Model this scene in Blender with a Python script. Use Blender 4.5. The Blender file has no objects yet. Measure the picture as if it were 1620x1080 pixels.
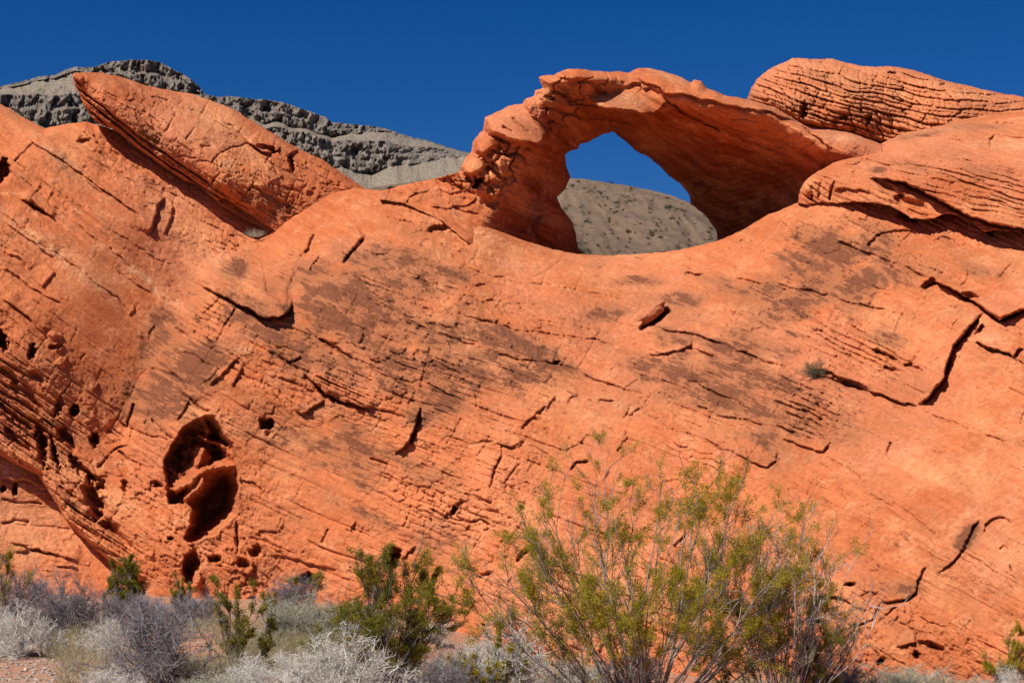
import bpy, math, random
import numpy as np
from mathutils import Vector

# ------------------------------------------------------------------ camera, sky, sun
scene = bpy.context.scene
F = 2825.0; CAMZ = 1.6; HOR = 752.0
PITCH = math.atan((HOR - 540.0) / F)
cam_d = bpy.data.cameras.new('camera'); cam = bpy.data.objects.new('camera', cam_d)
scene.collection.objects.link(cam)
cam.location = (0, 0, CAMZ); cam.rotation_euler = (math.pi / 2 + PITCH, 0, 0)
cam_d.sensor_width = 36.0; cam_d.lens = 36.0 * F / 1620.0
cam_d.clip_start = 0.1; cam_d.clip_end = 20000
scene.camera = cam

SUN = Vector((-0.55, -0.44, 0.90)).normalized()
elev = math.asin(SUN.z)
world = bpy.data.worlds.new('World'); scene.world = world; world.use_nodes = True
nt = world.node_tree
sky = nt.nodes.new('ShaderNodeTexSky'); sky.sky_type = 'NISHITA'; sky.sun_disc = False
sky.sun_elevation = elev; sky.sun_rotation = math.atan2(SUN.x, SUN.y)
sky.altitude = 2500; sky.air_density = 0.85; sky.dust_density = 0.0; sky.ozone_density = 4.5
bg = nt.nodes['Background']; bg.inputs['Strength'].default_value = 0.056
hs = nt.nodes.new('ShaderNodeHueSaturation'); hs.inputs['Saturation'].default_value = 1.34; hs.inputs['Hue'].default_value = .512; hs.inputs['Value'].default_value = 1.0
nt.links.new(sky.outputs[0], hs.inputs['Color']); nt.links.new(hs.outputs[0], bg.inputs[0])
sl = bpy.data.lights.new('sun', 'SUN'); so = bpy.data.objects.new('sun', sl); scene.collection.objects.link(so)
sl.energy = 4.8; sl.angle = math.radians(0.53); sl.color = (1.0, 0.955, 0.88)
so.rotation_euler = (-SUN).to_track_quat('-Z', 'Y').to_euler(); so.location = (-20, -20, 40)
vs = scene.view_settings
vs.view_transform = 'Standard'; vs.look = 'None'; vs.exposure = 0.36; vs.gamma = 1.0
try: vs.use_curve_mapping = False
except Exception: pass
scene.cycles.max_bounces = 6; scene.cycles.diffuse_bounces = 2; scene.cycles.transparent_max_bounces = 4

# ------------------------------------------------------------------ numeric helpers
f32 = np.float32
_r = np.random.RandomState(7)
PERM = np.concatenate([_r.permutation(256)] * 3).astype(np.int32)
_ang = _r.rand(256) * 2 * np.pi
GX = np.cos(_ang).astype(f32); GY = np.sin(_ang).astype(f32)
RND = _r.rand(256).astype(f32)

def pn(x, y, seed=0):
    x = np.asarray(x, f32); y = np.asarray(y, f32)
    xi = np.floor(x).astype(np.int32); yi = np.floor(y).astype(np.int32)
    xf = x - xi; yf = y - yi
    xi = (xi + seed * 37) & 255; yi = (yi + seed * 91) & 255
    a = PERM[xi]; b = PERM[xi + 1]
    def g(h, dx, dy): return GX[h] * dx + GY[h] * dy
    u = xf * xf * xf * (xf * (xf * 6 - 15) + 10); v = yf * yf * yf * (yf * (yf * 6 - 15) + 10)
    n00 = g(PERM[a + yi], xf, yf); n10 = g(PERM[b + yi], xf - 1, yf)
    n01 = g(PERM[a + yi + 1], xf, yf - 1); n11 = g(PERM[b + yi + 1], xf - 1, yf - 1)
    p = n00 + u * (n10 - n00); q = n01 + u * (n11 - n01)
    return (p + v * (q - p)) * 1.5

def fbm(x, y, o=4, seed=0, gain=.5):
    s = 0; a = 1.0; t = 0
    for i in range(o):
        s = s + a * pn(x * 2.03 ** i, y * 2.03 ** i, seed + i * 13); t += a; a *= gain
    return (s / t * 1.3).astype(f32)

def h2(i, j, seed=0):
    i = i.astype(np.int32) + seed * 57; j = j.astype(np.int32) + seed * 23
    return RND[PERM[(PERM[i & 255] + j) & 255]]

def ss(a, b, x):
    t = np.clip((x - a) / (b - a), 0, 1); return t * t * (3 - 2 * t)

def tps(pts):
    P = np.array(pts, float); X = P[:, :2] / 500.0; n = len(P)
    d = np.sqrt(((X[:, None] - X[None]) ** 2).sum(-1)); K = np.where(d > 0, d * d * np.log(d + 1e-12), 0) + np.eye(n) * 2e-3
    A = np.zeros((n + 3, n + 3)); A[:n, :n] = K; A[:n, n] = 1; A[:n, n + 1:] = X; A[n, :n] = 1; A[n + 1:, :n] = X.T
    w = np.linalg.solve(A, np.concatenate([P[:, 2], [0, 0, 0]]))
    def ev(px, py):
        x = np.asarray(px, f32) / 500; y = np.asarray(py, f32) / 500
        o = w[n] + w[n + 1] * x + w[n + 2] * y
        for k in range(n):
            r2 = (x - X[k, 0]) ** 2 + (y - X[k, 1]) ** 2 + 1e-9
            o = o + (w[k] * .5) * r2 * np.log(r2)
        return o.astype(f32)
    return ev

CP, SP = math.cos(PITCH), math.sin(PITCH)
def at(px, py, Y):
    """photo pixel + forward distance -> world point(s)"""
    a = (np.asarray(px, float) - 810) / F; b = (540 - np.asarray(py, float)) / F
    dy = CP - b * SP; dz = SP + b * CP
    return np.stack([a / dy * Y, np.asarray(Y, float) + 0 * a, CAMZ + dz / dy * Y], -1)

def seg_dist(X, Y, pts, closed=False):
    """unsigned distance, side sign (negative = left of travel in image / above when going right), arclength 0..1"""
    P = np.array(pts, f32)
    if closed: P = np.vstack([P, P[:1]])
    L = np.sqrt(((P[1:] - P[:-1]) ** 2).sum(1)); cum = np.concatenate([[0], np.cumsum(L)]); tot = cum[-1]
    best = np.full(X.shape, 1e18, f32); side = np.zeros(X.shape, f32); tt = np.zeros(X.shape, f32)
    for i in range(len(P) - 1):
        ax, ay = P[i]; bx, by = P[i + 1]; dx, dy = bx - ax, by - ay; l2 = dx * dx + dy * dy + 1e-9
        rx = X - ax; ry = Y - ay
        t = np.clip((rx * dx + ry * dy) / l2, 0, 1)
        ex = rx - t * dx; ey = ry - t * dy; d = ex * ex + ey * ey
        m = d < best
        best = np.where(m, d, best)
        side = np.where(m, dx * ry - dy * rx, side)
        tt = np.where(m, (cum[i] + t * L[i]) / tot, tt)
    return np.sqrt(best), side, tt

def inside(X, Y, pts):
    P = np.array(pts, f32); r = np.zeros(X.shape, bool); n = len(P)
    for i in range(n):
        ax, ay = P[i]; bx, by = P[(i + 1) % n]
        if ay == by: continue
        c = (ay > Y) != (by > Y)
        r ^= c & (X < (bx - ax) * (Y - ay) / (by - ay) + ax)
    return r

class Field:
    """depth map over a patch of rock; every feature is carved into real geometry"""
    def __init__(s, x0, x1, y0, y1, g=1.5):
        s.g = g
        xs = np.arange(x0, x1 + g, g, dtype=f32); ys = np.arange(y0, y1 + g, g, dtype=f32)
        s.X, s.Y = np.meshgrid(xs, ys); s.x0, s.y0 = x0, y0
        s.D = np.zeros(s.X.shape, f32); s.masks = {k: np.zeros(s.X.shape, f32) for k in 'vptl'}
        s.WX = s.X + 5 * fbm(s.X / 34, s.Y / 34, 4, 3) + .35 * fbm(s.X / 5, s.Y / 5, 2, 5)
        s.WY = s.Y + 5 * fbm(s.X / 34, s.Y / 34, 4, 4) + .35 * fbm(s.X / 5, s.Y / 5, 2, 6)
    def sl(s, pts, m):
        P = np.array(pts); a = P.min(0) - m; b = P.max(0) + m
        i0 = max(0, int((a[1] - s.y0) / s.g)); i1 = max(0, int((b[1] - s.y0) / s.g) + 1)
        j0 = max(0, int((a[0] - s.x0) / s.g)); j1 = max(0, int((b[0] - s.x0) / s.g) + 1)
        return slice(i0, i1), slice(j0, j1)
    def crack(s, pts, w=1.6, depth=.10):
        q = s.sl(pts, w * 4 + 8)
        if s.D[q].size == 0: return
        d, _, t = seg_dist(s.WX[q], s.WY[q], pts)
        tap = ss(0, .12, t) * ss(0, .12, 1 - t)
        w = w * .85; depth = depth * .9
        mod = .45 + .75 * np.clip(.5 + 1.4 * fbm(s.X[q] / 30, s.Y[q] / 30, 3, 9), 0, 1)
        s.D[q] += depth * mod * tap * np.exp(-(d / (w * (.6 + .4 * tap))) ** 2)
    def ledge(s, pts, h=.2, L=30, groove=.35, soft=1.6):
        h = h * .62
        q = s.sl(pts, L * 3 + 8)
        if s.D[q].size == 0: return
        d, c, t = seg_dist(s.WX[q], s.WY[q], pts)
        tap = ss(0, .15, t) * ss(0, .15, 1 - t)
        sd = np.where(c < 0, d, -d)                     # + on the raised side
        up = ss(-soft, soft, sd) * np.exp(-np.maximum(sd, 0) / L)
        endcap = np.exp(-np.maximum(0, d - L) / L)
        s.D[q] -= h * tap * up * endcap
        s.D[q] += h * groove * tap * np.exp(-(np.minimum(sd, 0) / 4.0) ** 2) * (sd < 0)
    def hole(s, cx, cy, rx, ry, ang=0, depth=.4, p=2.0, rough=.42):
        m = max(rx, ry) * 1.6 + 4
        q = s.sl([(cx, cy)], m)
        if s.D[q].size == 0: return
        c, n = math.cos(math.radians(ang)), math.sin(math.radians(ang))
        dx = s.WX[q] - cx; dy = s.WY[q] - cy
        u = (dx * c + dy * n) / rx; v = (-dx * n + dy * c) / ry
        r = np.sqrt(u * u + v * v) + rough * fbm(s.X[q] / (rx * .9), s.Y[q] / (rx * .9), 2, int(cx) % 50)
        s.D[q] += depth * (.45 * ss(1.12, .85, r) + .55 * ss(1.0, .1, r)) 
    def bump(s, cx, cy, rx, ry, ang=0, h=.1):
        m = max(rx, ry) * 3; q = s.sl([(cx, cy)], m)
        if s.D[q].size == 0: return
        c, n = math.cos(math.radians(ang)), math.sin(math.radians(ang))
        dx = s.WX[q] - cx; dy = s.WY[q] - cy
        u = (dx * c + dy * n) / rx; v = (-dx * n + dy * c) / ry
        s.D[q] -= h * np.exp(-(u * u + v * v))
    def roll(s, pts, R, depth, closed=False):
        q = s.sl(pts, R + 3)
        d, _, _ = seg_dist(s.X[q], s.Y[q], pts, closed)
        k = np.clip(1 - d / R, 0, 1)
        s.D[q] += depth * (1 - np.sqrt(np.maximum(0, 1 - k * k)))
    def facet(s, poly, plane, blend=4):
        q = s.sl(poly, blend + 3)
        d, _, _ = seg_dist(s.WX[q], s.WY[q], poly, True)
        sd = np.where(inside(s.WX[q], s.WY[q], poly), d, -d)
        (x0, y0, z0), (x1, y1, z1), (x2, y2, z2) = plane
        A = np.array([[x0, y0, 1], [x1, y1, 1], [x2, y2, 1]], float); k = np.linalg.solve(A, [z0, z1, z2])
        pl = k[0] * s.X[q] + k[1] * s.Y[q] + k[2]
        w = ss(-blend * .4, blend, sd)
        s.D[q] = s.D[q] * (1 - w) + pl * w
    def region(s, blobs):
        m = np.zeros(s.X.shape, f32)
        for cx, cy, rx, ry, ang, k in blobs:
            c, n = math.cos(math.radians(ang)), math.sin(math.radians(ang))
            dx = s.X - cx; dy = s.Y - cy
            m = np.maximum(m, k * np.exp(-(((dx * c + dy * n) / rx) ** 2 + ((-dx * n + dy * c) / ry) ** 2)))
        return m

def bedding(slopes, x0, x1, y0, y1, X, Y):
    """least-squares potential whose level lines follow the measured dip of the beds"""
    nx, ny = 30, 20
    gx = np.linspace(x0, x1, nx); gy = np.linspace(y0, y1, ny)
    ev = tps(slopes); MX, MY = np.meshgrid(gx, gy); m = np.clip(ev(MX, MY), -1.2, 1.2).astype(float)
    nrm = np.sqrt(1 + m * m); tx = -m / nrm; ty = 1 / nrm
    idx = np.arange(nx * ny).reshape(ny, nx); hx = gx[1] - gx[0]; hy = gy[1] - gy[0]
    n = nx * ny; A = np.zeros((ny * (nx - 1) + (ny - 1) * nx + 1, n)); b = np.zeros(len(A)); r = 0
    for j in range(ny):
        for i in range(nx - 1):
            A[r, idx[j, i + 1]] = 1 / hx; A[r, idx[j, i]] = -1 / hx; b[r] = .5 * (tx[j, i] + tx[j, i + 1]); r += 1
    for j in range(ny - 1):
        for i in range(nx):
            A[r, idx[j + 1, i]] = 1 / hy; A[r, idx[j, i]] = -1 / hy; b[r] = .5 * (ty[j, i] + ty[j + 1, i]); r += 1
    A[r, 0] = 1
    v = np.linalg.lstsq(A, b, rcond=None)[0].reshape(ny, nx)
    # bicubic-ish upsample (Catmull-Rom)
    def up(vv, c, ax):
        c = np.clip(c, 0, vv.shape[ax] - 1.001); i = np.floor(c).astype(int); f = c - i
        n_ = vv.shape[ax]; g = lambda k: np.take(vv, np.clip(i + k, 0, n_ - 1), axis=ax)
        sh = [1, 1]; sh[ax] = -1; f = f.reshape(sh)
        p0, p1, p2, p3 = g(-1), g(0), g(1), g(2)
        return .5 * (2 * p1 + (p2 - p0) * f + (2 * p0 - 5 * p1 + 4 * p2 - p3) * f * f + (3 * p1 - p0 - 3 * p2 + p3) * f ** 3)
    V = up(up(v, (Y[:, 0] - y0) / hy, 0), (X[0] - x0) / hx, 1).astype(f32)
    return V

def blocks(U, V, lv, lu, seed, rough=.35, gw=.12, skew=0.0):
    """irregular courses: returns random relief per block and a groove mask along bed and joint lines"""
    v = V / lv + rough * fbm(U / (lu * 1.7), V / (lv * 3), 3, seed)
    r = np.floor(v); fv = v - r
    u = U / lu * (.7 + .6 * h2(r, r * 0 + 3, seed)) + 9 * h2(r, r * 0, seed) + rough * fbm(U / lu, V / lv, 2, seed + 5) + skew * fv
    c = np.floor(u); fu = u - c
    rel = h2(c, r, seed + 1) - .5
    ev = np.minimum(fv, 1 - fv); eu = np.minimum(fu, 1 - fu) * lu / lv
    gv = np.exp(-(ev / gw) ** 2); gu = np.exp(-(eu / gw) ** 2)
    return rel.astype(f32), gv.astype(f32), gu.astype(f32), fv.astype(f32)

# ------------------------------------------------------------------ scene helpers
COL = scene.collection
def mesh_np(name, V, Fq, mat, tris=None, smooth=True, attrs=None, uv=None):
    me = bpy.data.meshes.new(name)
    me.vertices.add(len(V)); me.vertices.foreach_set('co', np.asarray(V, f32).ravel())
    nq = 0 if Fq is None else len(Fq); ntr = 0 if tris is None else len(tris)
    li = []; 
    if nq: li.append(np.asarray(Fq, np.int32).ravel())
    if ntr: li.append(np.asarray(tris, np.int32).ravel())
    li = np.concatenate(li); me.loops.add(len(li)); me.loops.foreach_set('vertex_index', li)
    me.polygons.add(nq + ntr)
    st = np.concatenate([np.arange(nq) * 4, nq * 4 + np.arange(ntr) * 3]).astype(np.int32)
    me.polygons.foreach_set('loop_start', st)
    me.update(calc_edges=True)
    if smooth: me.polygons.foreach_set('use_smooth', np.ones(nq + ntr, bool))
    else: me.polygons.foreach_set('use_smooth', np.zeros(nq + ntr, bool))
    for k, a in (attrs or {}).items():
        if a.ndim == 2 and a.shape[1] == 4:
            at_ = me.attributes.new(k, 'FLOAT_COLOR', 'POINT'); at_.data.foreach_set('color', a.astype(f32).ravel())
        elif a.ndim == 2 and a.shape[1] == 2:
            at_ = me.attributes.new(k, 'FLOAT2', 'POINT'); at_.data.foreach_set('vector', a.astype(f32).ravel())
        else:
            at_ = me.attributes.new(k, 'FLOAT', 'POINT'); at_.data.foreach_set('value', a.astype(f32).ravel())
    if mat: me.materials.append(mat)
    me.validate(); me.update()
    return me

def obj(name, me, parent=None, loc=None):
    o = bpy.data.objects.new(name, me); COL.objects.link(o)
    if parent: o.parent = parent
    if loc is not None: o.location = loc
    return o
def tag(o, label=None, cat=None, group=None, kind=None):
    if label: o['label'] = label
    if cat: o['category'] = cat
    if group: o['group'] = group
    if kind: o['kind'] = kind
    return o

def build_rock(name, fld, outline, mat, back=3.0, outline_noise=1.6, bed=None, parent=None, shrink=10):
    X, Y, D, g = fld.X, fld.Y, fld.D, fld.g
    d, _, _ = seg_dist(X, Y, outline, True)
    s = np.where(inside(X, Y, outline), d, -d)
    if outline_noise: s = s + outline_noise * fbm(X / 13, Y / 13, 3, 21)
    gy, gx = np.gradient(s, g)
    gl = np.sqrt(gx * gx + gy * gy) + 1e-6; gx /= gl; gy /= gl
    ins = s > 0
    cell = ins[:-1, :-1] | ins[1:, :-1] | ins[:-1, 1:] | ins[1:, 1:]
    used = np.zeros(X.shape, bool)
    used[:-1, :-1] |= cell; used[1:, :-1] |= cell; used[:-1, 1:] |= cell; used[1:, 1:] |= cell
    out = used & ~ins
    mv = np.where(out, np.clip(-s, 0, 2.2 * g), 0)
    PX = X + gx * mv; PY = Y + gy * mv
    Di = np.where(ins, D, -1e9); Dn = Di.copy()
    for a_, b_ in ((0, 1), (0, -1), (1, 0), (-1, 0), (1, 1), (1, -1), (-1, 1), (-1, -1)): Dn = np.maximum(Dn, np.roll(Di, (a_, b_), (0, 1)))
    D = np.where(out & (Dn > 0), Dn + .01, D)                 # the rim never folds back in front of the face
    idx = -np.ones(X.shape, np.int64); idx[used] = np.arange(used.sum())
    j, i = np.nonzero(cell)
    Q = np.stack([idx[j, i], idx[j + 1, i], idx[j + 1, i + 1], idx[j, i + 1]], 1)
    px, py, dd = PX[used], PY[used], D[used]
    V = at(px, py, dd)
    # boundary ring pushed back to give the body thickness
    E = np.concatenate([Q[:, [0, 1]], Q[:, [1, 2]], Q[:, [2, 3]], Q[:, [3, 0]]])
    n = len(V); key = np.minimum(E[:, 0], E[:, 1]) * n + np.maximum(E[:, 0], E[:, 1])
    uq, first, cnt = np.unique(key, return_index=True, return_counts=True)
    B = E[first[cnt == 1]]
    bv = np.unique(B); m1 = -np.ones(n, np.int64); m1[bv] = n + np.arange(len(bv))
    bx, by, bd = px[bv], py[bv], dd[bv]; ggx, ggy = gx[used][bv], gy[used][bv]
    r1 = at(bx + ggx * shrink * .35, by + ggy * shrink * .35, bd + back * .35)
    r2 = at(bx + ggx * shrink, by + ggy * shrink, bd + back)
    m2 = m1 + len(bv); m0_ = m1 + 2 * len(bv)      # the rim has its own copy of the edge so the face keeps clean normals
    Q1 = np.stack([m0_[B[:, 1]], m0_[B[:, 0]], m1[B[:, 0]], m1[B[:, 1]]], 1)
    Q2 = np.stack([m1[B[:, 1]], m1[B[:, 0]], m2[B[:, 0]], m2[B[:, 1]]], 1)
    V = np.concatenate([V, r1, r2, V[bv]]); Q = np.concatenate([Q, Q1, Q2])
    mk = np.stack([fld.masks[k][used] for k in 'vptl'], 1)
    mk = np.concatenate([mk, mk[bv], mk[bv], mk[bv]])
    bd_ = bed if bed is not None else np.stack([X, Y], -1)
    b2 = bd_[used]; b2 = np.concatenate([b2, b2[bv], b2[bv], b2[bv]]) * 0.0085
    me = mesh_np(name, V, Q, mat, attrs={'mask': mk, 'bed': b2})
    return obj(name, me, parent)

# ------------------------------------------------------------------ materials
def nmat(name):
    m = bpy.data.materials.new(name); m.use_nodes = True
    t = m.node_tree; b = t.nodes['Principled BSDF']; b.inputs['Roughness'].default_value = .9
    b.inputs['Specular IOR Level'].default_value = .15
    return m, t, b
def N(t, typ, **kw):
    n = t.nodes.new(typ)
    for k, v in kw.items():
        if k.startswith('i_'): n.inputs[int(k[2:]) if k[2:].isdigit() else k[2:].replace('_', ' ')].default_value = v
        else: setattr(n, k, v)
    return n
def L(t, a, b): t.links.new(a, b)
def mix(t, f, a, b, blend='MIX'):
    n = t.nodes.new('ShaderNodeMix'); n.data_type = 'RGBA'; n.blend_type = blend
    for s, v in ((0, f), (6, a), (7, b)):
        if hasattr(v, 'is_linked') or hasattr(v, 'links'): t.links.new(v, n.inputs[s])
        else: n.inputs[s].default_value = v if s == 0 else (*v, 1) if len(v) == 3 else v
    return n.outputs[2]
def mth(t, op, a, b=0.0, c=None, clamp=False):
    n = t.nodes.new('ShaderNodeMath'); n.operation = op; n.use_clamp = clamp
    for s, v in ((0, a), (1, b)) + (((2, c),) if c is not None else ()):
        if hasattr(v, 'links'): t.links.new(v, n.inputs[s])
        else: n.inputs[s].default_value = v
    return n.outputs[0]
def ramp(t, f, lo, hi, a=0.0, b=1.0):
    n = t.nodes.new('ShaderNodeMapRange'); n.interpolation_type = 'SMOOTHSTEP'
    t.links.new(f, n.inputs[0]); n.inputs[1].default_value = lo; n.inputs[2].default_value = hi
    n.inputs[3].default_value = a; n.inputs[4].default_value = b
    return n.outputs[0]
def noise(t, vec, sc, det=4, rough=.55, dist=0):
    n = N(t, 'ShaderNodeTexNoise'); n.inputs['Scale'].default_value = sc; n.inputs['Detail'].default_value = det
    n.inputs['Roughness'].default_value = rough; n.inputs['Distortion'].default_value = dist
    if vec is not None: t.links.new(vec, n.inputs['Vector'])
    return n.outputs['Fac']

def sandstone(name='sandstone', base=(.65, .198, .076), deep=(.47, .122, .042), light=(.80, .385, .195)):
    m, t, b = nmat(name)
    geo = N(t, 'ShaderNodeNewGeometry').outputs['Position']
    at_ = N(t, 'ShaderNodeAttribute', attribute_name='mask'); sep = N(t, 'ShaderNodeSeparateColor'); L(t, at_.outputs['Color'], sep.inputs[0])
    va, pa, to, li = sep.outputs[0], sep.outputs[1], sep.outputs[2], at_.outputs['Alpha']
    bd = N(t, 'ShaderNodeAttribute', attribute_name='bed').outputs['Vector']
    mp = N(t, 'ShaderNodeMapping'); L(t, bd, mp.inputs[0]); mp.inputs['Scale'].default_value = (.55, 7.0, 1)
    streak = noise(t, mp.outputs[0], 2.2, 5, .62, .4)
    mp2 = N(t, 'ShaderNodeMapping'); L(t, bd, mp2.inputs[0]); mp2.inputs['Scale'].default_value = (1.2, 22.0, 1)
    streak2 = noise(t, mp2.outputs[0], 2.2, 4, .6)
    mp3 = N(t, 'ShaderNodeMapping'); L(t, bd, mp3.inputs[0]); mp3.inputs['Scale'].default_value = (1, 2.6, 1)
    big = noise(t, geo, .55, 5, .6); mid = noise(t, geo, 2.6, 6, .65); fine = noise(t, geo, 16, 5, .7)
    f1 = mth(t, 'ADD', ramp(t, big, .35, .65, -.3, .3), to)
    f1 = mth(t, 'ADD', f1, ramp(t, streak, .35, .68, -.28, .28), clamp=True)
    c = mix(t, f1, deep, base)
    c = mix(t, ramp(t, to, .22, .0), c, mix(t, ramp(t, streak, .35, .65), (.20, .036, .009), (.34, .068, .020)))  # low tone: fresh red rock, darkened further to paint in the arch's shade
    f2 = mth(t, 'MULTIPLY', ramp(t, mid, .48, .72), ramp(t, fine, .35, .65, .35, 1.0), clamp=True)
    f2 = mth(t, 'MULTIPLY', f2, .55)
    c = mix(t, f2, c, light)
    lg_ = noise(t, mp3.outputs[0], .35, 7, .68); c = mix(t, mth(t, 'MULTIPLY', ramp(t, lg_, .50, .66), .6), c, (.80, .345, .155))
    rs_ = noise(t, mp3.outputs[0], .5, 6, .65, .5); c = mix(t, mth(t, 'MULTIPLY', ramp(t, rs_, .53, .70), .55), c, (.50, .15, .062))
    pk_ = noise(t, geo, .38, 4, .55); c = mix(t, mth(t, 'MULTIPLY', ramp(t, pk_, .48, .64), .40), c, (.68, .25, .135))
    c = mix(t, mth(t, 'MULTIPLY', ramp(t, streak2, .55, .75), .30), c, (.36, .095, .036))
    pf = mth(t, 'MULTIPLY', pa, ramp(t, fine, .3, .55, .55, 1.0), clamp=True)
    c = mix(t, pf, c, (.80, .42, .22))
    # desert varnish: brown black film broken into flakes
    vn = noise(t, mp3.outputs[0], 3.6, 10, .74)
    vf = mth(t, 'ADD', va, mth(t, 'MULTIPLY', mth(t, 'SUBTRACT', vn, .5), 3.4))
    vf = mth(t, 'ADD', vf, mth(t, 'MULTIPLY', mth(t, 'SUBTRACT', streak2, .5), 1.2))
    vf = mth(t, 'MULTIPLY', ramp(t, vf, .44, .62), .80)
    film = mth(t, 'MULTIPLY', ramp(t, mth(t, 'ADD', va, mth(t, 'MULTIPLY', mth(t, 'SUBTRACT', noise(t, mp3.outputs[0], .8, 8, .7), .5), 1.5)), -.10, .48), .80)
    c = mix(t, film, c, (.38, .145, .066))
    c = mix(t, vf, c, (.175, .062, .033))
    c = mix(t, mth(t, 'MULTIPLY', li, .75), c, (.17, .12, .11))
    c = mix(t, 1.0, c, mix(t, ramp(t, fine, .25, .75), (.77, .73, .70), (1.10, 1.11, 1.12)), 'MULTIPLY')
    gr = noise(t, geo, 75, 3, .7); c = mix(t, 1.0, c, mix(t, ramp(t, gr, .3, .7), (.90, .89, .88), (1.05, 1.05, 1.05)), 'MULTIPLY')
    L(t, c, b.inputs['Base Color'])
    hh = mth(t, 'ADD', mth(t, 'MULTIPLY', fine, .5), mth(t, 'MULTIPLY', noise(t, geo, 55, 4, .7), .28))
    hh = mth(t, 'ADD', hh, mth(t, 'MULTIPLY', streak2, .28))
    hh = mth(t, 'ADD', hh, mth(t, 'MULTIPLY', mid, .8))
    bp = N(t, 'ShaderNodeBump'); bp.inputs['Strength'].default_value = .9; bp.inputs['Distance'].default_value = .046
    L(t, hh, bp.inputs['Height']); L(t, bp.outputs[0], b.inputs['Normal'])
    b.inputs['Roughness'].default_value = .95; b.inputs['Specular IOR Level'].default_value = .08
    return m
M_SAND = sandstone()

def finish_detail(fl, U, V, k=1.0, seed=0, bed_lv=14, bed_lu=90, fine=1.0, joints=1.0):
    X, Y = fl.X, fl.Y
    D = fl.D
    D -= k * .16 * fbm(X / 170, Y / 150, 2, 31 + seed)
    D -= k * .055 * fbm(X / 52, Y / 45, 3, 33 + seed)
    D -= k * .016 * fbm(X / 15, Y / 13, 3, 35 + seed)
    D -= k * .006 * fbm(X / 5, Y / 5, 3, 37 + seed, .7) + k * .010 * np.abs(fbm(U / 14, V / 6, 3, 39 + seed, .6))
    act = ss(-.1, .5, fbm(X / 120, Y / 90, 3, 41 + seed))        # where the beds weather out
    rel, gv, gu, fv = blocks(U, V, bed_lv * 2.7, bed_lu * 2.0, 50 + seed, .5, .05)
    c1 = ss(.05, .4, fbm(U / 120, V / 30, 3, 61 + seed))
    D -= k * (.035 * rel * act); D += k * .045 * gv * c1 + k * .045 * joints * gu * ss(.1, .4, fbm(U / 60, V / 60, 2, 63 + seed))
    rel, gv, gu, fv = blocks(U, V, bed_lv, bed_lu, 70 + seed, .45, .09)
    c2 = ss(.08, .45, fbm(U / 90, V / 22, 3, 64 + seed))
    D -= k * fine * (.016 * rel) * (.3 + act); D += k * fine * (.032 * gv * c2 * (.4 + act) + .02 * joints * gu * c2 * act)
    D -= k * fine * .010 * (fv - .5) * act
    # exfoliation: thin curved sheets that break off in steps
    for sc, n, a, sd in ((130, 5, .045, 201), (50, 5, .022, 202), (22, 5, .013, 203), (10, 4, .006, 204)):
        q = fbm(U / (sc * 1.7), V / (sc * .8), 5, sd + seed, .55) * n
        fr = q - np.floor(q); stp = np.floor(q) + ss(.0, .09, fr)
        msk = ss(-.15, .25, fbm(X / (sc * 2.2), Y / (sc * 1.8), 2, sd + 9 + seed))
        D -= k * a * (stp - q * .6) * msk
    # long straight parting lines of the beds, and cross joints
    Vw = V + 2.2 * fbm(U / 90, V / 40, 3, 221 + seed) + .5 * fbm(U / 9, V / 9, 2, 222 + seed)
    Jw = (X * .86 + Y * .5) + 5 * fbm(X / 40, Y / 40, 3, 223 + seed)
    for lam, a, w, th, sd in ((31, .055, 1.5, .03, 230), (13, .030, .9, .08, 231), (6.5, .010, .8, .20, 232)):
        c_ = Vw / lam; r_ = np.floor(c_); d_ = (c_ - r_ - .5 - .6 * (h2(r_, r_ * 0 + 2, sd) - .5)) * lam
        m_ = ss(th - .1, th + .2, fbm(U / 150, r_ * 7.3, 3, sd + seed)) * ss(-.2, .2, fbm(X / 200, Y / 120, 2, sd + 5))
        D += k * a * m_ * (np.exp(-(d_ / w) ** 2) + .35 * ss(0, 1.5, d_) * np.exp(-np.maximum(d_, 0) / (lam * .25)))
    for lam, a, w, th, sd in ((58, .045, 1.3, .16, 240), (24, .022, 1.0, .20, 241)):
        c_ = Jw / lam; r_ = np.floor(c_); d_ = (c_ - r_ - .5 - .6 * (h2(r_, r_ * 0 + 2, sd) - .5)) * lam
        m_ = ss(th - .08, th + .15, fbm(V / 45, r_ * 5.7, 3, sd + seed)) * joints
        D += k * a * m_ * np.exp(-(d_ / w) ** 2)
    pit = ss(.34, .62, fbm(X / 6, Y / 6, 2, 211 + seed)) * ss(.0, .4, fbm(X / 60, Y / 50, 3, 213 + seed))
    D += k * .030 * pit

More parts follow.
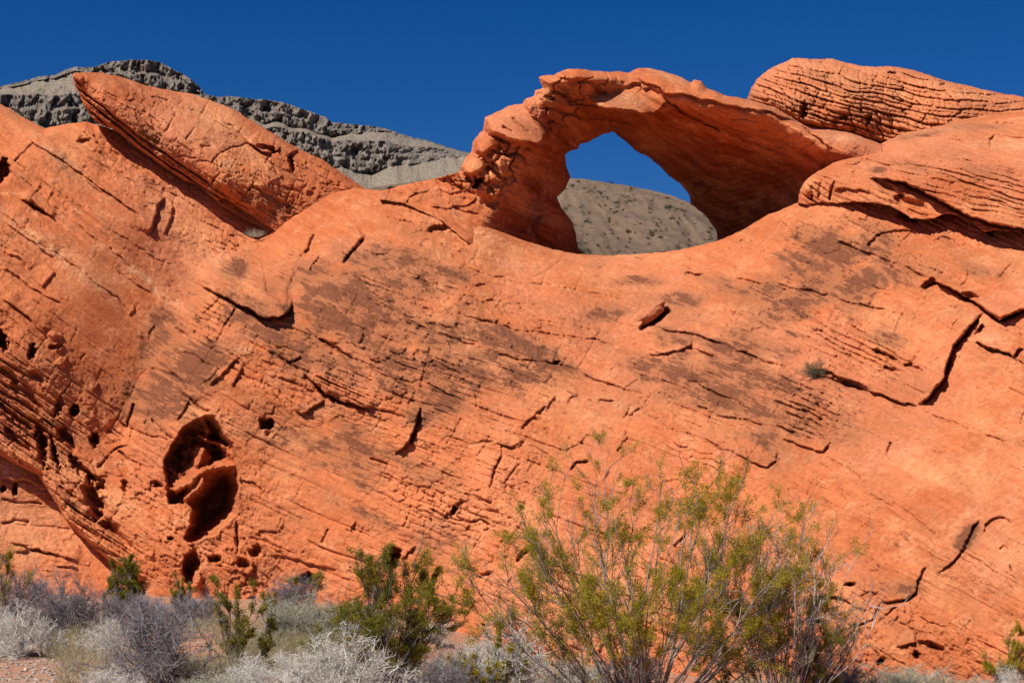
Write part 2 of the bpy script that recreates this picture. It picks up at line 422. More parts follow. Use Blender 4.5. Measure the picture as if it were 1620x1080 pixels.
# ================================================================== MAIN CLIFF FACE
SLOPES = [(0,250,.72),(0,450,.78),(0,650,.80),(150,250,.70),(150,450,.75),(150,800,.85),(240,350,.66),(80,880,.85),
    (330,450,.60),(300,600,.55),(300,850,.62),(450,360,.50),(500,560,.55),(480,700,.50),(500,850,.52),
    (620,330,.30),(740,420,.26),(740,500,.40),(700,620,.45),(700,800,.50),(880,440,.16),(900,540,.42),(900,640,.45),(900,850,.50),
    (1100,410,.10),(1150,450,.17),(1150,540,.32),(1150,650,.46),(1150,850,.55),(1350,380,.42),(1300,480,.25),(1350,570,.34),
    (1350,800,.58),(1400,950,.6),(1550,400,.40),(1550,620,.30),(1550,800,.55),(1600,950,.55),(1740,500,.35),(1740,900,.5)]
MAIN_Y = [(440,350,28.5),(520,305,28.6),(600,300,28.5),(700,310,28.1),(760,348,27.6),(850,390,27.4),(950,405,27.4),(1060,400,27.2),
    (1150,375,27),(1210,342,26.7),(1270,318,26.2),(1400,325,25.4),(1620,355,23.8),(1740,350,22.8),
    (430,360,28.7),(310,440,27.0),(265,520,26.2),(235,590,25.8),(200,690,25.4),(345,470,25.7),(305,580,24.9),(262,680,24.6),
    (0,165,29.6),(-150,120,29.6),(150,200,29.0),(200,245,28.9),(250,275,28.8),(300,300,28.75),(350,330,28.7),(0,300,27.1),(100,300,27.6),(200,350,27.4),(0,450,25.7),(150,450,26.4),
    (0,600,24.9),(100,600,25.3),(0,720,24.6),(80,770,24.4),(150,860,23.9),(240,920,23.5),(180,740,24.9),(-150,600,24.5),
    (500,450,25.4),(700,450,25.2),(900,480,25),(1100,470,24.6),(1300,450,23.9),(1500,450,22.9),(1620,450,22.1),
    (450,600,24.2),(700,600,23.4),(900,600,23),(1100,600,22.5),(1300,600,21.8),(1500,600,20.8),(1620,600,20.1),
    (450,750,23.7),(700,750,22.3),(900,750,21.5),(1100,750,20.8),(1300,750,20),(1500,750,19.0),(1620,750,18.3),
    (320,900,23.4),(500,900,22.9),(700,920,21.5),(900,920,20.4),(1100,920,19.5),(1300,920,18.7),(1500,920,17.7),(1620,920,17.1),
    (320,1100,22.8),(500,1100,22.3),(700,1100,20.8),(900,1100,19.6),(1100,1100,18.6),(1300,1100,17.8),(1500,1100,16.9),(1740,1100,15.8),(1740,750,17.4),(1740,550,19.7)]
mainY = tps(MAIN_Y)
mf = Field(-120, 1900, 90, 1130, 1.5)
mf.D[:] = mainY(mf.X, mf.Y)
X, Y = mf.X, mf.Y
V = bedding(SLOPES, -200, 1800, 60, 1200, X, Y); U = (X + .45 * Y).astype(f32)
GROOVE = [(432,352),(385,385),(345,418),(312,445),(290,485),(268,515),(250,560),(234,600),(214,640),(203,675),(160,735)]
gd, gs, gt = seg_dist(mf.WX, mf.WY, GROOVE)
rightm = ((gs < 0) | (gd > 400)) & (X > 150)                       # the bulging dome, right of the contact
rightm = np.where(X > 440, True, (gs < 0) & (gt < .999) | (X > 330) & (Y > 420))
side_ = np.where(gs < 0, gd, -gd)
gfade = ss(740, 660, Y) * ss(345, 400, Y)
mf.D += .24 * np.exp(-(gd / 36) ** 2) * (side_ < 0) * gfade + .24 * np.exp(-(gd / 14) ** 2) * (side_ >= 0) * gfade
mf.D -= .10 * ss(0, 18, side_) * np.exp(-np.maximum(side_, 0) / 70) * gfade
mf.D -= .22 * mf.region([(160,480,110,140,-15,1.0)])
k = 1.0
act_l = mf.region([(20,660,120,60,40,1.0),(150,850,110,40,50,1.0),(0,600,90,50,40,.7)])
# general weathering
D0 = mf.D.copy(); finish_detail(mf, U, V, 1.0, 0, 13, 85, .8, .8)
smooth = mf.region([(1490,780,240,170,25,.9),(1250,880,200,120,20,.65),(1000,760,160,80,20,.4),(520,720,95,80,25,.9),(165,480,100,150,-10,.93),(90,420,60,60,0,.5),(540,770,90,60,28,.8),(420,440,40,50,0,.6),(950,800,160,100,0,.3),(960,420,260,26,0,.4)])
mf.D = D0 + (mf.D - D0) * (1 - smooth)
# strongly bedded zones
def beds(fl, V, U, reg, lam, amp, seed, joints=0.0, lu=60):
    rel, gv, gu, fv = blocks(U, V, lam, lu, seed, .5, .16)
    saw = (fv - .5)
    fl.D -= reg * amp * (.9 * rel + .5 * saw); fl.D += reg * amp * (1.5 * gv + joints * gu)
beds(mf, V, U, act_l, 15, .09, 81)
beds(mf, V, U, act_l, 5.5, .035, 82)
beds(mf, V, U, mf.region([(1360,560,95,42,20,1.0),(1270,660,50,45,20,.8),(1545,365,70,26,25,.9),(1480,350,60,30,25,.8)]), 8.5, .055, 83, 1.0, 34)
beds(mf, V, U, mf.region([(375,405,55,45,30,.9),(330,500,50,45,30,.9),(250,780,50,60,30,.55),(1290,640,60,40,20,.8)]), 9, .05, 84, 1.3, 22)
beds(mf, V, U, mf.region([(740,640,160,90,25,.6),(1180,600,180,80,20,.55),(620,520,160,80,25,.5),(1250,420,160,60,15,.35)]), 10, .030, 85, .5, 60)
beds(mf, V, U, mf.region([(690,800,110,60,20,.7),(480,590,110,60,25,.5)]), 12, .045, 86, 1.4, 20)
# smoother scooped faces
Lg = mf.ledge; Cr = mf.crack; Ho = mf.hole; Bu = mf.bump
rr = random.Random(5)
for i in range(170):
    x = rr.uniform(0, 1640); y = rr.uniform(200, 1060)
    if (y < 420 and 430 < x < 1300) or (x > 430 and y < 330): continue
    if rr.random() < .75 * float(smooth[min(int((y - 90) / 1.5), smooth.shape[0] - 1), min(int((x + 120) / 1.5), smooth.shape[1] - 1)]) + .1: continue
    sl_ = .45 + rr.uniform(-.15, .15) if x > 300 else .72
    a = math.atan(sl_) if rr.random() < .55 else -math.radians(rr.uniform(35, 80))
    n_ = rr.uniform(7, 26) * (1.3 if a > 0 else .8); cv = rr.uniform(-.5, .5) * n_
    P3 = [(x + math.cos(a) * t - math.sin(a) * cv * (1 - (t / n_) ** 2), y + math.sin(a) * t + math.cos(a) * cv * (1 - (t / n_) ** 2)) for t in (-n_, -n_ * .5, 0, n_ * .5, n_)]
    if rr.random() < .6: Lg(P3 if a > 0 else P3, rr.uniform(.03, .09), rr.uniform(6, 18), .5, 1.2)
    else: Cr(P3, rr.uniform(.9, 1.6), rr.uniform(.03, .09))
# --- upper-left protruding lump
Lg([(305,446),(358,470),(390,488),(417,503),(440,501),(456,490),(462,470)], .55, 46, .6)
Lg([(440,503),(455,470),(461,433),(478,400),(492,380),(502,360)], .32, 40, .1, 9)
Bu(420,455,26,34,20,.12)
Lg([(541,420),(551,398),(580,372)], .26, 30, .2, 4); Lg([(487,428),(500,410),(508,402)], .12, 14)
Cr([(500,370),(488,388),(480,402)], 2.5, .14); Cr([(575,378),(560,392),(544,414)], 2.4, .16)
Cr([(610,341),(635,350),(660,357)], 2.2, .12); Ho(694,363,15,5,-14,.28); Cr([(660,368),(700,369),(740,366)], 2, .10); Bu(690,350,30,12,8,.12)
Cr([(448,354),(500,362),(560,372)],1.5,.07); Cr([(400,395),(470,412),(510,430)],1.5,.06)
Lg([(310,442),(330,452),(350,458),(364,470)], .15, 20); Cr([(304,520),(318,527),(338,545)], 2.5, .18); Ho(286,524,10,4,40,.2)
Cr([(318,500),(345,475),(352,462)],2,.10); Cr([(340,548),(360,512),(380,480)],2,.11); Cr([(352,510),(330,485)],2,.1)
# --- face below it
Cr([(502,534),(516,542),(535,551),(565,570)], 3, .16); Cr([(430,508),(470,522),(505,536),(600,585)],1.8,.08)
Lg([(480,589),(500,606),(513,621),(535,634),(572,642),(600,650)], .38, 22, .7); Ho(535,632,28,6,24,.18)
beds(mf, V, U, mf.region([(545,618,50,16,25,1.0)]), 6, .05, 87)
Lg([(435,592),(458,602),(484,612),(505,618)], .10, 14); Lg([(462,648),(475,653),(487,651),(501,640),(515,629)], .16, 22, .6)
Cr([(450,576),(464,570),(476,564)], 2.4, .13); Cr([(420,545),(440,565),(480,590)],1.5,.07)
Ho(421,671,11,10,30,.55); Ho(424,686,6,6,0,.12); Cr([(428,658),(433,648),(436,640)],1.6,.08)
Lg([(624,718),(640,705),(650,690),(658,670),(664,640)], .26, 22, .4); Ho(654,690,12,4,-68,.22); Cr([(664,644),(659,668),(655,680)],2.0,.12)
Cr([(584,724),(598,731),(614,737)], 2, .12); Cr([(540,622),(577,643),(644,658)],1.8,.09); Cr([(500,640),(560,665),(640,690)],1.2,.04)
Cr([(236,581),(262,590),(291,605)], 2.2, .14); Cr([(287,620),(300,632),(317,644),(336,650)], 2.4, .16)
Cr([(202,677),(208,655),(215,634)], 2.4, .18); Cr([(186,668),(212,680),(236,690),(273,694)],1.8,.1); Cr([(236,662),(250,676),(274,693)], 2.2, .14)
Lg([(281,664),(290,645),(300,632)], .10, 12); Cr([(185,715),(205,728),(222,733)], 2.2, .14); Cr([(222,733),(232,738)],2,.1)
Cr([(236,650),(231,668),(232,690)],1.6,.07); Lg([(331,612),(352,590),(364,578),(382,562)], .14, 14); Lg([(365,612),(378,592),(386,575)], .12, 10)
Cr([(311,612),(330,602),(350,580)],1.6,.08); Cr([(352,575),(400,600),(440,620)],1.5,.06)
# --- central long cracks
for c, w, dp in [([(725,417),(770,434),(818,447),(855,451),(888,454),(929,460),(977,474),(1021,482)], 1.7, .09),
    ([(620,430),(636,436),(725,460),(800,482)], 1.5, .07), ([(725,476),(751,456),(777,447)], 1.5, .07),
    ([(736,499),(781,510),(814,520),(866,529),(944,537),(1000,560)], 1.9, .10),
    ([(640,505),(655,511),(718,534),(777,556),(815,568),(873,573),(947,602),(1018,628)], 2.0, .11),
    ([(1018,655),(1060,675),(1140,708),(1220,742)], 1.6, .08),([(1047,519),(1077,528),(1103,537),(1140,541)], 2.2, .13),
    ([(796,704),(794,724),(781,750),(773,778)], 1.9, .15), ([(800,765),(812,745),(826,728)], 1.4, .08),
    ([(1080,433),(1163,443),(1220,448),(1267,460),(1330,473),(1380,488),(1447,503)], 2.2, .13),
    ([(1320,380),(1380,403),(1433,423),(1475,445)], 2.4, .16), ([(1410,427),(1417,415)],1.5,.08),
    ([(1070,523),(1080,527),(1140,543),(1207,570),(1257,587)], 2.4, .13), ([(1188,568),(1215,578),(1242,589)], 2.0, .11),
    ([(1080,598),(1147,627),(1190,650)], 1.9, .10), ([(1090,640),(1177,667),(1237,677),(1300,700)], 1.9, .10),
    ([(1124,482),(1180,500),(1240,527)], 1.7, .08), ([(1204,630),(1240,640),(1262,650)],1.5,.07),
    ([(1450,643),(1493,663),(1530,678),(1600,705)], 1.6, .07),([(1388,672),(1430,688),(1500,720)],1.2,.04),
    ([(1410,700),(1404,712),(1406,722)], 2.2, .13), ([(900,520),(873,571)],1.2,.05),
    ([(900,400),(870,425),(838,440)], 1.3, .05), ([(540,380),(600,402),(700,425)],1.5,.06), ([(460,400),(520,425),(640,470),(700,500)],1.6,.07),
    ([(580,470),(640,500),(700,520)],1.4,.06), ([(540,560),(600,590),(660,610)],1.5,.07), ([(664,600),(700,618),(740,640)],1.6,.08),
    ([(680,545),(672,585),(668,620)],1.6,.07), ([(752,618),(754,645),(790,660)],1.6,.09), ([(835,700),(880,728),(905,745)],1.2,.05),
    ([(950,470),(1000,490),(1010,500)],1.2,.05), ([(1000,640),(985,662)],1.6,.09), ([(640,760),(650,800),(640,840)],1.4,.07),
    ([(700,690),(740,700),(784,698)],1.8,.09), ([(600,745),(640,760),(690,790)],1.3,.06), ([(1092,550),(1140,570),(1200,600)],1.5,.06)]:
    Cr(c, w, dp)
Lg([(784,698),(797,705),(807,710),(822,703),(831,692)], .09, 22, .6); Cr([(790,702),(807,711),(829,694)],1.5,.08)
Lg([(823,680),(836,664),(848,653),(868,641)], .11, 18, .4); Lg([(864,652),(872,640),(882,626)], .08, 14, .4)
Lg([(897,638),(906,628),(916,623)], .06, 12, .5); Lg([(903,746),(908,739),(916,733),(934,731)], .10, 12, .6); Cr([(904,745),(914,735),(932,731)],2.0,.12)
Lg([(1021,561),(1040,559),(1058,560),(1080,552),(1092,545),(1094,533)], .15, 20, .6)
Ho(880,572,6,3,20,.2); Ho(1098,434,16,3,4,.16); Cr([(992,658),(1003,650),(1013,646)],1.8,.12); Cr([(946,632),(960,636),(975,638)],2,.12)
Lg([(865,700),(895,712),(915,700),(935,680)],.06,20); Lg([(975,715),(985,698),(996,690)],.08,10); Lg([(955,762),(962,745)],.06,8)
Ho(1035,506,24,10,-33,.75)
# --- right-hand joints
Lg([(1446,452),(1462,455),(1482,447),(1500,455),(1523,467),(1547,483),(1560,493),(1580,503),(1602,501),(1625,488),(1760,470)], .55, 44, .5)
Cr([(1520,467),(1547,483),(1562,494),(1582,503),(1602,501),(1622,488)], 3.0, .35); Ho(1470,449,14,6,-25,.3); Ho(1535,470,14,6,20,.3)
Lg([(1450,645),(1470,630),(1487,610),(1493,590),(1503,567),(1506,550),(1523,532),(1540,512),(1553,492)], .50, 40, .5)
Cr([(1505,551),(1526,530),(1546,505)], 3.0, .35); Cr([(1492,592),(1505,568)],2.5,.25); Cr([(1450,643),(1475,625),(1488,605)],2,.18)
Lg([(1265,586),(1313,599),(1357,612),(1403,627),(1452,645)], .24, 30, .6); Ho(1345,606,30,6,18,.35); Ho(1305,592,18,5,15,.25)
Lg([(1541,538),(1560,546),(1575,553),(1592,556),(1605,564),(1610,555),(1625,551)], .22, 26, .6); Cr([(1543,540),(1573,554),(1607,563)],2.5,.2)
Ho(1550,522,10,5,-35,.25); Lg([(1233,692),(1265,702),(1300,713),(1308,706),(1314,695)], .14, 18, .5)
Lg([(1257,645),(1290,655),(1310,668),(1316,680)], .10, 12); Lg([(1262,660),(1280,675),(1306,692)],.10,10)
Lg([(1190,728),(1212,736),(1226,728),(1230,714)],.10,20)
Ho(1396,560,10,4,10,.22,1,.6); Ho(1412,566,9,3,10,.2,1,.6); Ho(1443,580,14,4,22,.22,1,.6); Ho(1410,585,14,4,15,.2,1,.6); Ho(1388,555,8,5,0,.15,1,.6)
Lg([(1380,400),(1372,385),(1385,370),(1420,362),(1450,365)],.15,20); Ho(1437,343,18,6,15,.4); Ho(1562,365,10,6,20,.5)
Lg([(1340,322),(1360,318),(1390,325)],.1,12); Lg([(1475,380),(1490,372),(1505,380),(1520,395)],.12,14)
# --- lower right
Lg([(1288,947),(1310,945),(1330,947),(1347,954)], .08, 14); Cr([(1288,947),(1330,947),(1347,954)],1.8,.14)
Lg([(1392,951),(1408,953),(1424,950),(1448,937),(1451,920),(1461,896),(1470,890)], .11, 26, .5)
Cr([(1393,953),(1410,952),(1430,948),(1448,939)],2.0,.16); Cr([(1396,950),(1386,970),(1381,982),(1359,987),(1330,998),(1308,1008)],1.7,.13)
Cr([(1362,944),(1376,938),(1388,944)],1.6,.1); Cr([(1388,988),(1400,970),(1422,960)],1.6,.1)
Lg([(1487,905),(1507,887),(1520,868),(1532,850),(1540,830),(1554,814)], .10, 26, .3); Cr([(1485,905),(1508,888),(1528,864),(1540,834),(1552,816)],1.3,.07)
Lg([(1552,845),(1560,828),(1572,819),(1590,818),(1605,828)], .10, 22); Lg([(1416,1022),(1430,1020),(1452,1018)],.10,14)
Ho(1392,1047,5,6,20,.3); Ho(1474,1021,18,6,12,.22); Ho(1452,1036,6,6,0,.15); Lg([(1377,782),(1395,790),(1416,801)],.07,10)
Ho(1345,924,8,4,-20,.2); Cr([(1581,870),(1586,862),(1592,866)],1.5,.08); Cr([(1600,893),(1602,905)],1.5,.08)
for i in range(9):     # thin red-stained foresets
    a = random.Random(i).uniform(-9, 9) + i * 9
    Cr([(1225 + a * .5, 755 - a), (1330 + a * .5, 812 - a), (1480, 905 - a), (1640, 1000 - a)], 1.1, .025)
# --- base hollows of the centre
Cr([(678,804),(700,815),(716,822),(740,826),(760,824),(787,834)], 2.4, .16); Lg([(700,818),(716,806),(722,795),(735,790)],.14,14); Ho(718,805,4,9,10,.25)
Ho(621,883,11,19,18,.7); Ho(689,914,4,18,24,.5); Cr([(698,896),(689,925)],4,.3); Cr([(817,888),(829,874),(842,860)],3.2,.24); Cr([(797,880),(803,880)],2,.15)
Cr([(728,895),(742,900),(762,910),(780,906)],3.2,.24); Ho(488,914,16,9,-10,.6); Ho(770,988,6,3,0,.2)

Lg([(405,845),(415,838),(432,836),(442,842)],.10,14); Lg([(560,880),(600,890),(640,880),(660,860)],.12,16); Lg([(420,880),(450,878),(500,895),(540,900)],.1,14)
# --- wind-carved caves, left of centre
CAVE = [(339,655),(345,669),(352,686),(367,700),(374,720),(378,756),(377,783),(373,815),(356,829),(338,849),(319,855),(300,860),(289,851),(298,822),(303,806),
        (285,800),(270,800),(264,785),(260,756),(261,725),(269,703),(290,676),(311,660),(325,655)]
q = mf.sl(CAVE, 20)
cd, _, _ = seg_dist(mf.WX[q], mf.WY[q], CAVE, True); ci = inside(mf.WX[q], mf.WY[q], CAVE)
cx = X[q]; cy = Y[q]
def pit_(poly, dep, w):
    d_, _, _ = seg_dist(mf.WX[q], mf.WY[q], poly, True)
    return np.where(inside(mf.WX[q], mf.WY[q], poly), dep * (.35 * ss(0, 2, d_) + .65 * ss(0, w, d_)), 0)
deep = ci * .50 * ss(0, 5, cd) + .06 * ci * fbm(cx / 12, cy / 10, 3, 76)
UP = [(339,657),(345,669),(352,686),(366,700),(373,718),(374,730),(362,728),(346,736),(334,740),(326,744),(318,740),(324,722),(318,716),(309,730),(297,748),(283,752),(266,750),(262,725),(270,703),(291,677),(311,661),(325,656)]
LOW = [(334,752),(344,744),(358,741),(368,748),(377,765),(376,800),(371,814),(354,826),(337,847),(319,854),(301,859),(291,850),(299,824),(305,808),(300,799),(309,784),(322,766)]
for pts, w in [([(264,806),(278,812),(292,812)], 12), ([(268,775),(290,768),(312,750),(330,741)], 8), ([(296,790),(306,778),(322,760)],5)]:
    rd, _, _ = seg_dist(mf.WX[q], mf.WY[q], pts); deep = deep * (1 - .75 * np.exp(-(rd / w) ** 2))
deep = np.maximum(deep, pit_(UP, 1.15, 16) * (.8 + .35 * fbm(cx / 16, cy / 16, 2, 75)))
deep = np.maximum(deep, pit_(LOW, 1.7, 26))
deep = np.maximum(deep, pit_([(266,790),(276,779),(292,770),(306,764),(301,776),(290,790),(280,800),(268,799)], .6, 6))
deep = np.maximum(deep, pit_([(266,757),(276,755),(284,759),(277,764),(268,763)], .4, 4))
for pts, w, top in [([(312,736),(318,722),(325,712)], 5, 1.0), ([(316,688),(330,694),(348,703),(362,716),(374,724)], 4.5, .8), ([(322,662),(330,680),(328,692)], 5, .6), ([(300,764),(312,752),(328,744),(350,737),(370,734)], 5.5, 1.0)]:
    rd, _, _ = seg_dist(mf.WX[q], mf.WY[q], pts)
    deep = deep * (1 - .85 * top * np.exp(-(rd / w) ** 2)) + .10 * np.exp(-(rd / w) ** 2) * ci
mf.D[q] += deep
mf.D[q] -= np.where(ci, .05 * fbm(cx / 6, cy / 6, 3, 78), .04 * np.exp(-cd / 8) * (cx > 300))
Ho(303,898,15,28,10,.7,2,.2); Bu(312,915,10,16,0,.25); Bu(308,905,7,20,0,.1); Ho(341,883,12,8,0,.26); Ho(384,893,14,8,20,.22); Ho(403,872,8,12,20,.22); Lg([(375,905),(392,908),(408,898)],.15,12)
Cr([(376,820),(374,850),(378,880)],2,.12); Ho(270,852,4,3,0,.2); Ho(247,766,12,4,30,.22)
# --- tafoni pits and slots of the far-left flank
for a in [(3,536,9,19,-18,.9),(50,557,6,13,12,.6),(89,548,12,5,-10,.3),(117,652,8,13,14,.75),(148,695,8,12,-6,.65),(93,642,7,16,20,.35),(66,706,8,34,-12,.7),(103,690,24,8,50,.5),
          (88,716,5,26,-16,.5),(149,786,16,36,-12,.85),(88,528,9,7,0,-.12),(92,548,8,7,0,-.12),(97,572,10,7,0,-.10),(60,598,16,6,40,.25),(105,835,9,14,-30,.55),(128,740,8,26,-40,.5),
          (38,620,30,6,40,.3),(30,700,30,6,40,.35),(20,655,40,5,38,.35),(10,590,22,5,35,.3),(170,830,24,7,50,.4),(200,770,8,16,-30,.25),(190,850,30,6,52,.3)]:
    Ho(*a[:5], a[5] * .7)
Lg([(30,210),(110,262),(190,318),(235,352)],.16,40,.5); Lg([(0,350),(50,380),(90,410)],.12,30,.4); Lg([(0,470),(40,500),(75,530)],.14,24,.4)
Ho(3,274,13,20,10,.8); Lg([(30,312),(50,322),(70,334),(87,344)], .22, 16, .6); Ho(60,330,22,5,35,.2)
Lg([(233,372),(241,352),(249,340),(252,322),(262,308)], .26, 30, .4); Lg([(256,372),(268,350),(275,328),(270,315)], .14, 16, .4)
Lg([(222,290),(238,300),(262,310)], -.05, 12); Lg([(20,258),(30,245),(56,224)], .10, 14); Ho(131,223,9,5,0,.2); Lg([(44,318),(60,300),(64,285)],.08,10)
Lg([(65,455),(76,440),(88,428)],.10,12); Cr([(0,238),(40,265),(130,330),(222,395),(280,430)],1.5,.06); Cr([(15,268),(80,320),(160,385),(222,432)],1.6,.07)
Cr([(0,335),(60,380),(130,430),(180,470),(215,500)],1.5,.07); Cr([(0,420),(50,455),(100,485)],2,.1); Cr([(152,742),(175,716),(200,706),(212,672)],2,.14)
Cr([(60,200),(140,250),(230,300)],1.3,.05); Lg([(205,500),(216,492),(212,480)],.06,10); Lg([(150,618),(158,606)],.08,8)
Cr([(100,185),(140,215),(190,262),(260,300),(330,340)],1.3,.05)
# colour masks
nz = fbm(X / 60, Y / 38, 4, 90)
var = mf.region([(430,520,120,50,28,.55),(600,560,150,60,25,.48),(760,560,150,40,25,.5),(280,600,60,70,0,.6),(520,700,130,60,28,.35),(640,450,120,30,15,.45),(1180,590,160,60,22,.48),(1330,430,110,50,5,.5),(700,640,80,50,0,.4),(560,470,95,38,22,.75),(520,500,60,24,30,.8),(300,570,62,34,10,.95),(235,630,40,45,-30,.7),(255,520,30,30,0,.7),(375,420,26,24,0,.75),(620,600,60,30,30,.5),(830,550,75,20,24,.9),
    (770,535,45,18,24,.8),(740,592,60,30,20,.7),(690,560,40,50,0,.6),(1315,400,85,40,-12,.85),(1360,450,50,30,0,.7),(1240,470,110,26,10,.5),(1150,620,150,42,22,.62),(1060,590,80,30,20,.5),(1150,550,90,20,15,.5),
    (1090,470,60,16,-10,.5),(650,420,90,26,14,.55),(960,420,80,10,0,.15),(480,560,80,20,30,.6),(450,560,60,25,30,.6),(430,700,80,20,25,.25),(580,700,160,22,28,.35),(520,740,120,14,28,.35),(1220,700,60,20,20,.55),(1000,445,60,10,0,.35),
    (840,600,60,24,20,.5),(1530,850,30,14,-50,.5),(1430,930,30,12,0,.5),(560,800,90,14,28,.3),(1250,500,60,30,10,.55),(960,500,40,14,-10,.6),(655,650,16,30,0,.5),(1550,430,40,12,20,.25),(1400,535,40,10,10,.4),(115,265,40,24,35,.15),(180,370,60,10,38,.35),(690,860,60,40,-60,.25)])
mf.masks['v'][:] = np.clip(var * 1.1 + .6 * nz * ss(.03, .3, var), 0, 1)
pale = mf.region([(85,400,120,12,38,.8),(240,450,70,9,38,.9),(75,235,30,8,35,.6),(705,455,14,9,0,.8),(745,530,16,5,-30,.8),(382,552,14,6,0,.9),(980,640,30,6,15,.7),(860,395,60,10,5,.4),(1590,900,90,60,0,.2),
    (560,450,20,6,15,.8),(505,470,40,20,20,.25),(1010,405,120,8,0,.35),(940,950,140,70,0,.35),(700,820,60,30,0,.3),(1560,540,20,10,0,.6),(800,420,60,20,15,.3)])
mf.masks['p'][:] = np.clip(pale * (.6 + fbm(X / 18, Y / 14, 3, 93)), 0, 1)
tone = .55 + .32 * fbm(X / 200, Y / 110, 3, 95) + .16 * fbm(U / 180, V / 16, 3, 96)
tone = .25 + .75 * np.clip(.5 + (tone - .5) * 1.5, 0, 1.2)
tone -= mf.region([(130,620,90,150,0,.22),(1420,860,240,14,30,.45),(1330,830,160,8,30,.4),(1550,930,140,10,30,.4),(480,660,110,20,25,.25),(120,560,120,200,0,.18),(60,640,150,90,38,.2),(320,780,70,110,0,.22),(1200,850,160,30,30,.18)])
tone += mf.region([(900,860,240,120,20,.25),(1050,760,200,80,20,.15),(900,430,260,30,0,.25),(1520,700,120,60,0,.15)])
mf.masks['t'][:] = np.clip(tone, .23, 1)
li = (fbm(X / 3.3, Y / 3.3, 2, 98) > .50) * mf.region([(105,265,50,34,30,1.0),(150,330,50,40,30,.6),(560,600,120,60,20,.5),(1300,480,160,40,10,.5),(900,580,200,40,20,.4),(780,560,100,60,0,.5),(215,345,30,20,0,.6)])
mf.masks['l'][:] = np.clip(li, 0, 1)
# gentle roll of the crest and the undercut lower-left edge
CREST = [(-130,95),(0,165),(15,172),(35,185),(70,203),(85,200),(100,197),(135,192),(150,197),(200,210),(300,272),(400,312),(432,348),(480,325),(520,305),(560,297),(600,301),(650,306),(700,318),(745,338),(760,345),(793,364),(830,380),(874,394),(915,402),(960,404),
    (1010,402),(1060,398),(1100,390),(1136,381),(1170,366),(1210,342),(1250,326),(1272,317)]
LOWL = [(-130,690),(0,722),(30,738),(60,752),(75,775),(92,800),(104,823),(120,840),(150,868),(180,893),(200,905),(228,928)]
mf.roll(CREST[:9], 16, .9); mf.roll(CREST[12:], 16, .9); mf.roll(LOWL, 16, .75)
MAIN_OUT = CREST + [(1300,300),(1330,292),(1450,300),(1600,310),(1760,330),(1920,350),(1920,1150),(238,1150),(236,960)] + LOWL[::-1]
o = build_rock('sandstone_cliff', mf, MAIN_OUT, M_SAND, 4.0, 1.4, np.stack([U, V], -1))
tag(o, 'huge orange sandstone cliff face below the arch, with an oval cave and dark varnish', 'rock')

# ================================================================== LEANING SLAB, upper left
sf = Field(100, 590, 95, 385, 1.3)
X, Y = sf.X, sf.Y
slabY = tps([(118,120,28.25),(160,155,28.2),(200,190,28.15),(250,225,28.12),(300,262,28.1),(350,300,28.08),(395,335,28.1),(430,358,28.25),
    (156,115,28.9),(230,135,29.3),(307,149,29.8),(393,188,29.8),(474,236,29.7),(567,297,29.4),(240,180,28.45),(330,210,28.6),(420,270,28.55),(500,300,28.8),
    (120,145,28.6),(148,190,28.62),(185,210,28.6),(222,240,28.6),(289,286,28.58),(330,308,28.55),(385,336,28.6),(460,335,28.5)])
sf.D[:] = slabY(X, Y)
U = (X + .6 * Y).astype(f32); V = (Y - .68 * X + .0003 * (X - 300) ** 2).astype(f32)
finish_detail(sf, U, V, 1.15, 7, 15, 60, 1.0, 1.3)
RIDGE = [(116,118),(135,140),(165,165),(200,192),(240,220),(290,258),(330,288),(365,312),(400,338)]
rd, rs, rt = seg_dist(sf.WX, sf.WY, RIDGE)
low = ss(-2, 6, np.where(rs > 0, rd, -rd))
beds(sf, V, U, low, 11, .13, 101); beds(sf, V, U, low, 5, .03, 102)
sf.crack([(330,262),(345,248),(370,232),(400,222)],1.6,.08); sf.crack([(345,245),(350,275),(330,290)],1.3,.06)
sf.crack([(350,190),(375,205),(405,235),(440,275),(465,300)],2,.1); sf.crack([(395,292),(430,315),(465,332)],1.5,.08)
sf.ledge([(392,222),(402,229),(412,238),(425,242),(440,238),(446,232)],.30,14,.6); sf.hole(424,236,17,6,18,.35); sf.ledge([(462,272),(464,258),(457,247),(462,240),(474,238)],.25,18,.5); sf.hole(461,258,4,13,-8,.4)
sf.ledge([(375,318),(400,330),(420,345)],.1,12); sf.crack([(240,150),(300,175),(350,190)],1.2,.05); sf.crack([(150,135),(210,165),(265,205)],1.2,.05)
sf.hole(372,332,12,4,25,.25)
SLAB = [(115,116),(139,114),(156,115),(181,119),(207,127),(230,135),(259,141),(274,144),(307,149),(333,159),(370,173),(393,188),(419,203),(444,219),(474,236),(511,253),(537,271),(556,284),(575,297),
    (570,320),(500,345),(444,375),(426,362),(407,347),(385,334),(370,323),(356,313),(344,319),(326,303),(307,291),(289,286),(259,264),(222,238),(185,208),(159,197),(148,190),(133,167),(122,141),(116,127)]
sf.roll(SLAB[:19], 15, .6); sf.roll(SLAB[24:], 6, .25)
sf.masks['p'][:] = np.clip(sf.region([(357,260,14,9,0,.9),(300,215,60,20,30,.25),(300,180,60,12,20,.3)]) * (.8 + fbm(X/10,Y/10,2,5)), 0, 1)
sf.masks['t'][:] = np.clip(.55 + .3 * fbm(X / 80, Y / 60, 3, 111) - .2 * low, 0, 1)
sf.masks['v'][:] = np.clip(sf.region([(430,320,50,18,20,.35),(240,215,40,14,35,.4)]), 0, 1)
o = build_rock('rock_slab', sf, SLAB, M_SAND, 2.2, 1.4, np.stack([U, V], -1))
tag(o, 'tilted wedge of orange sandstone leaning against the gray mesa skyline, with a layered undercut lower edge', 'rock')

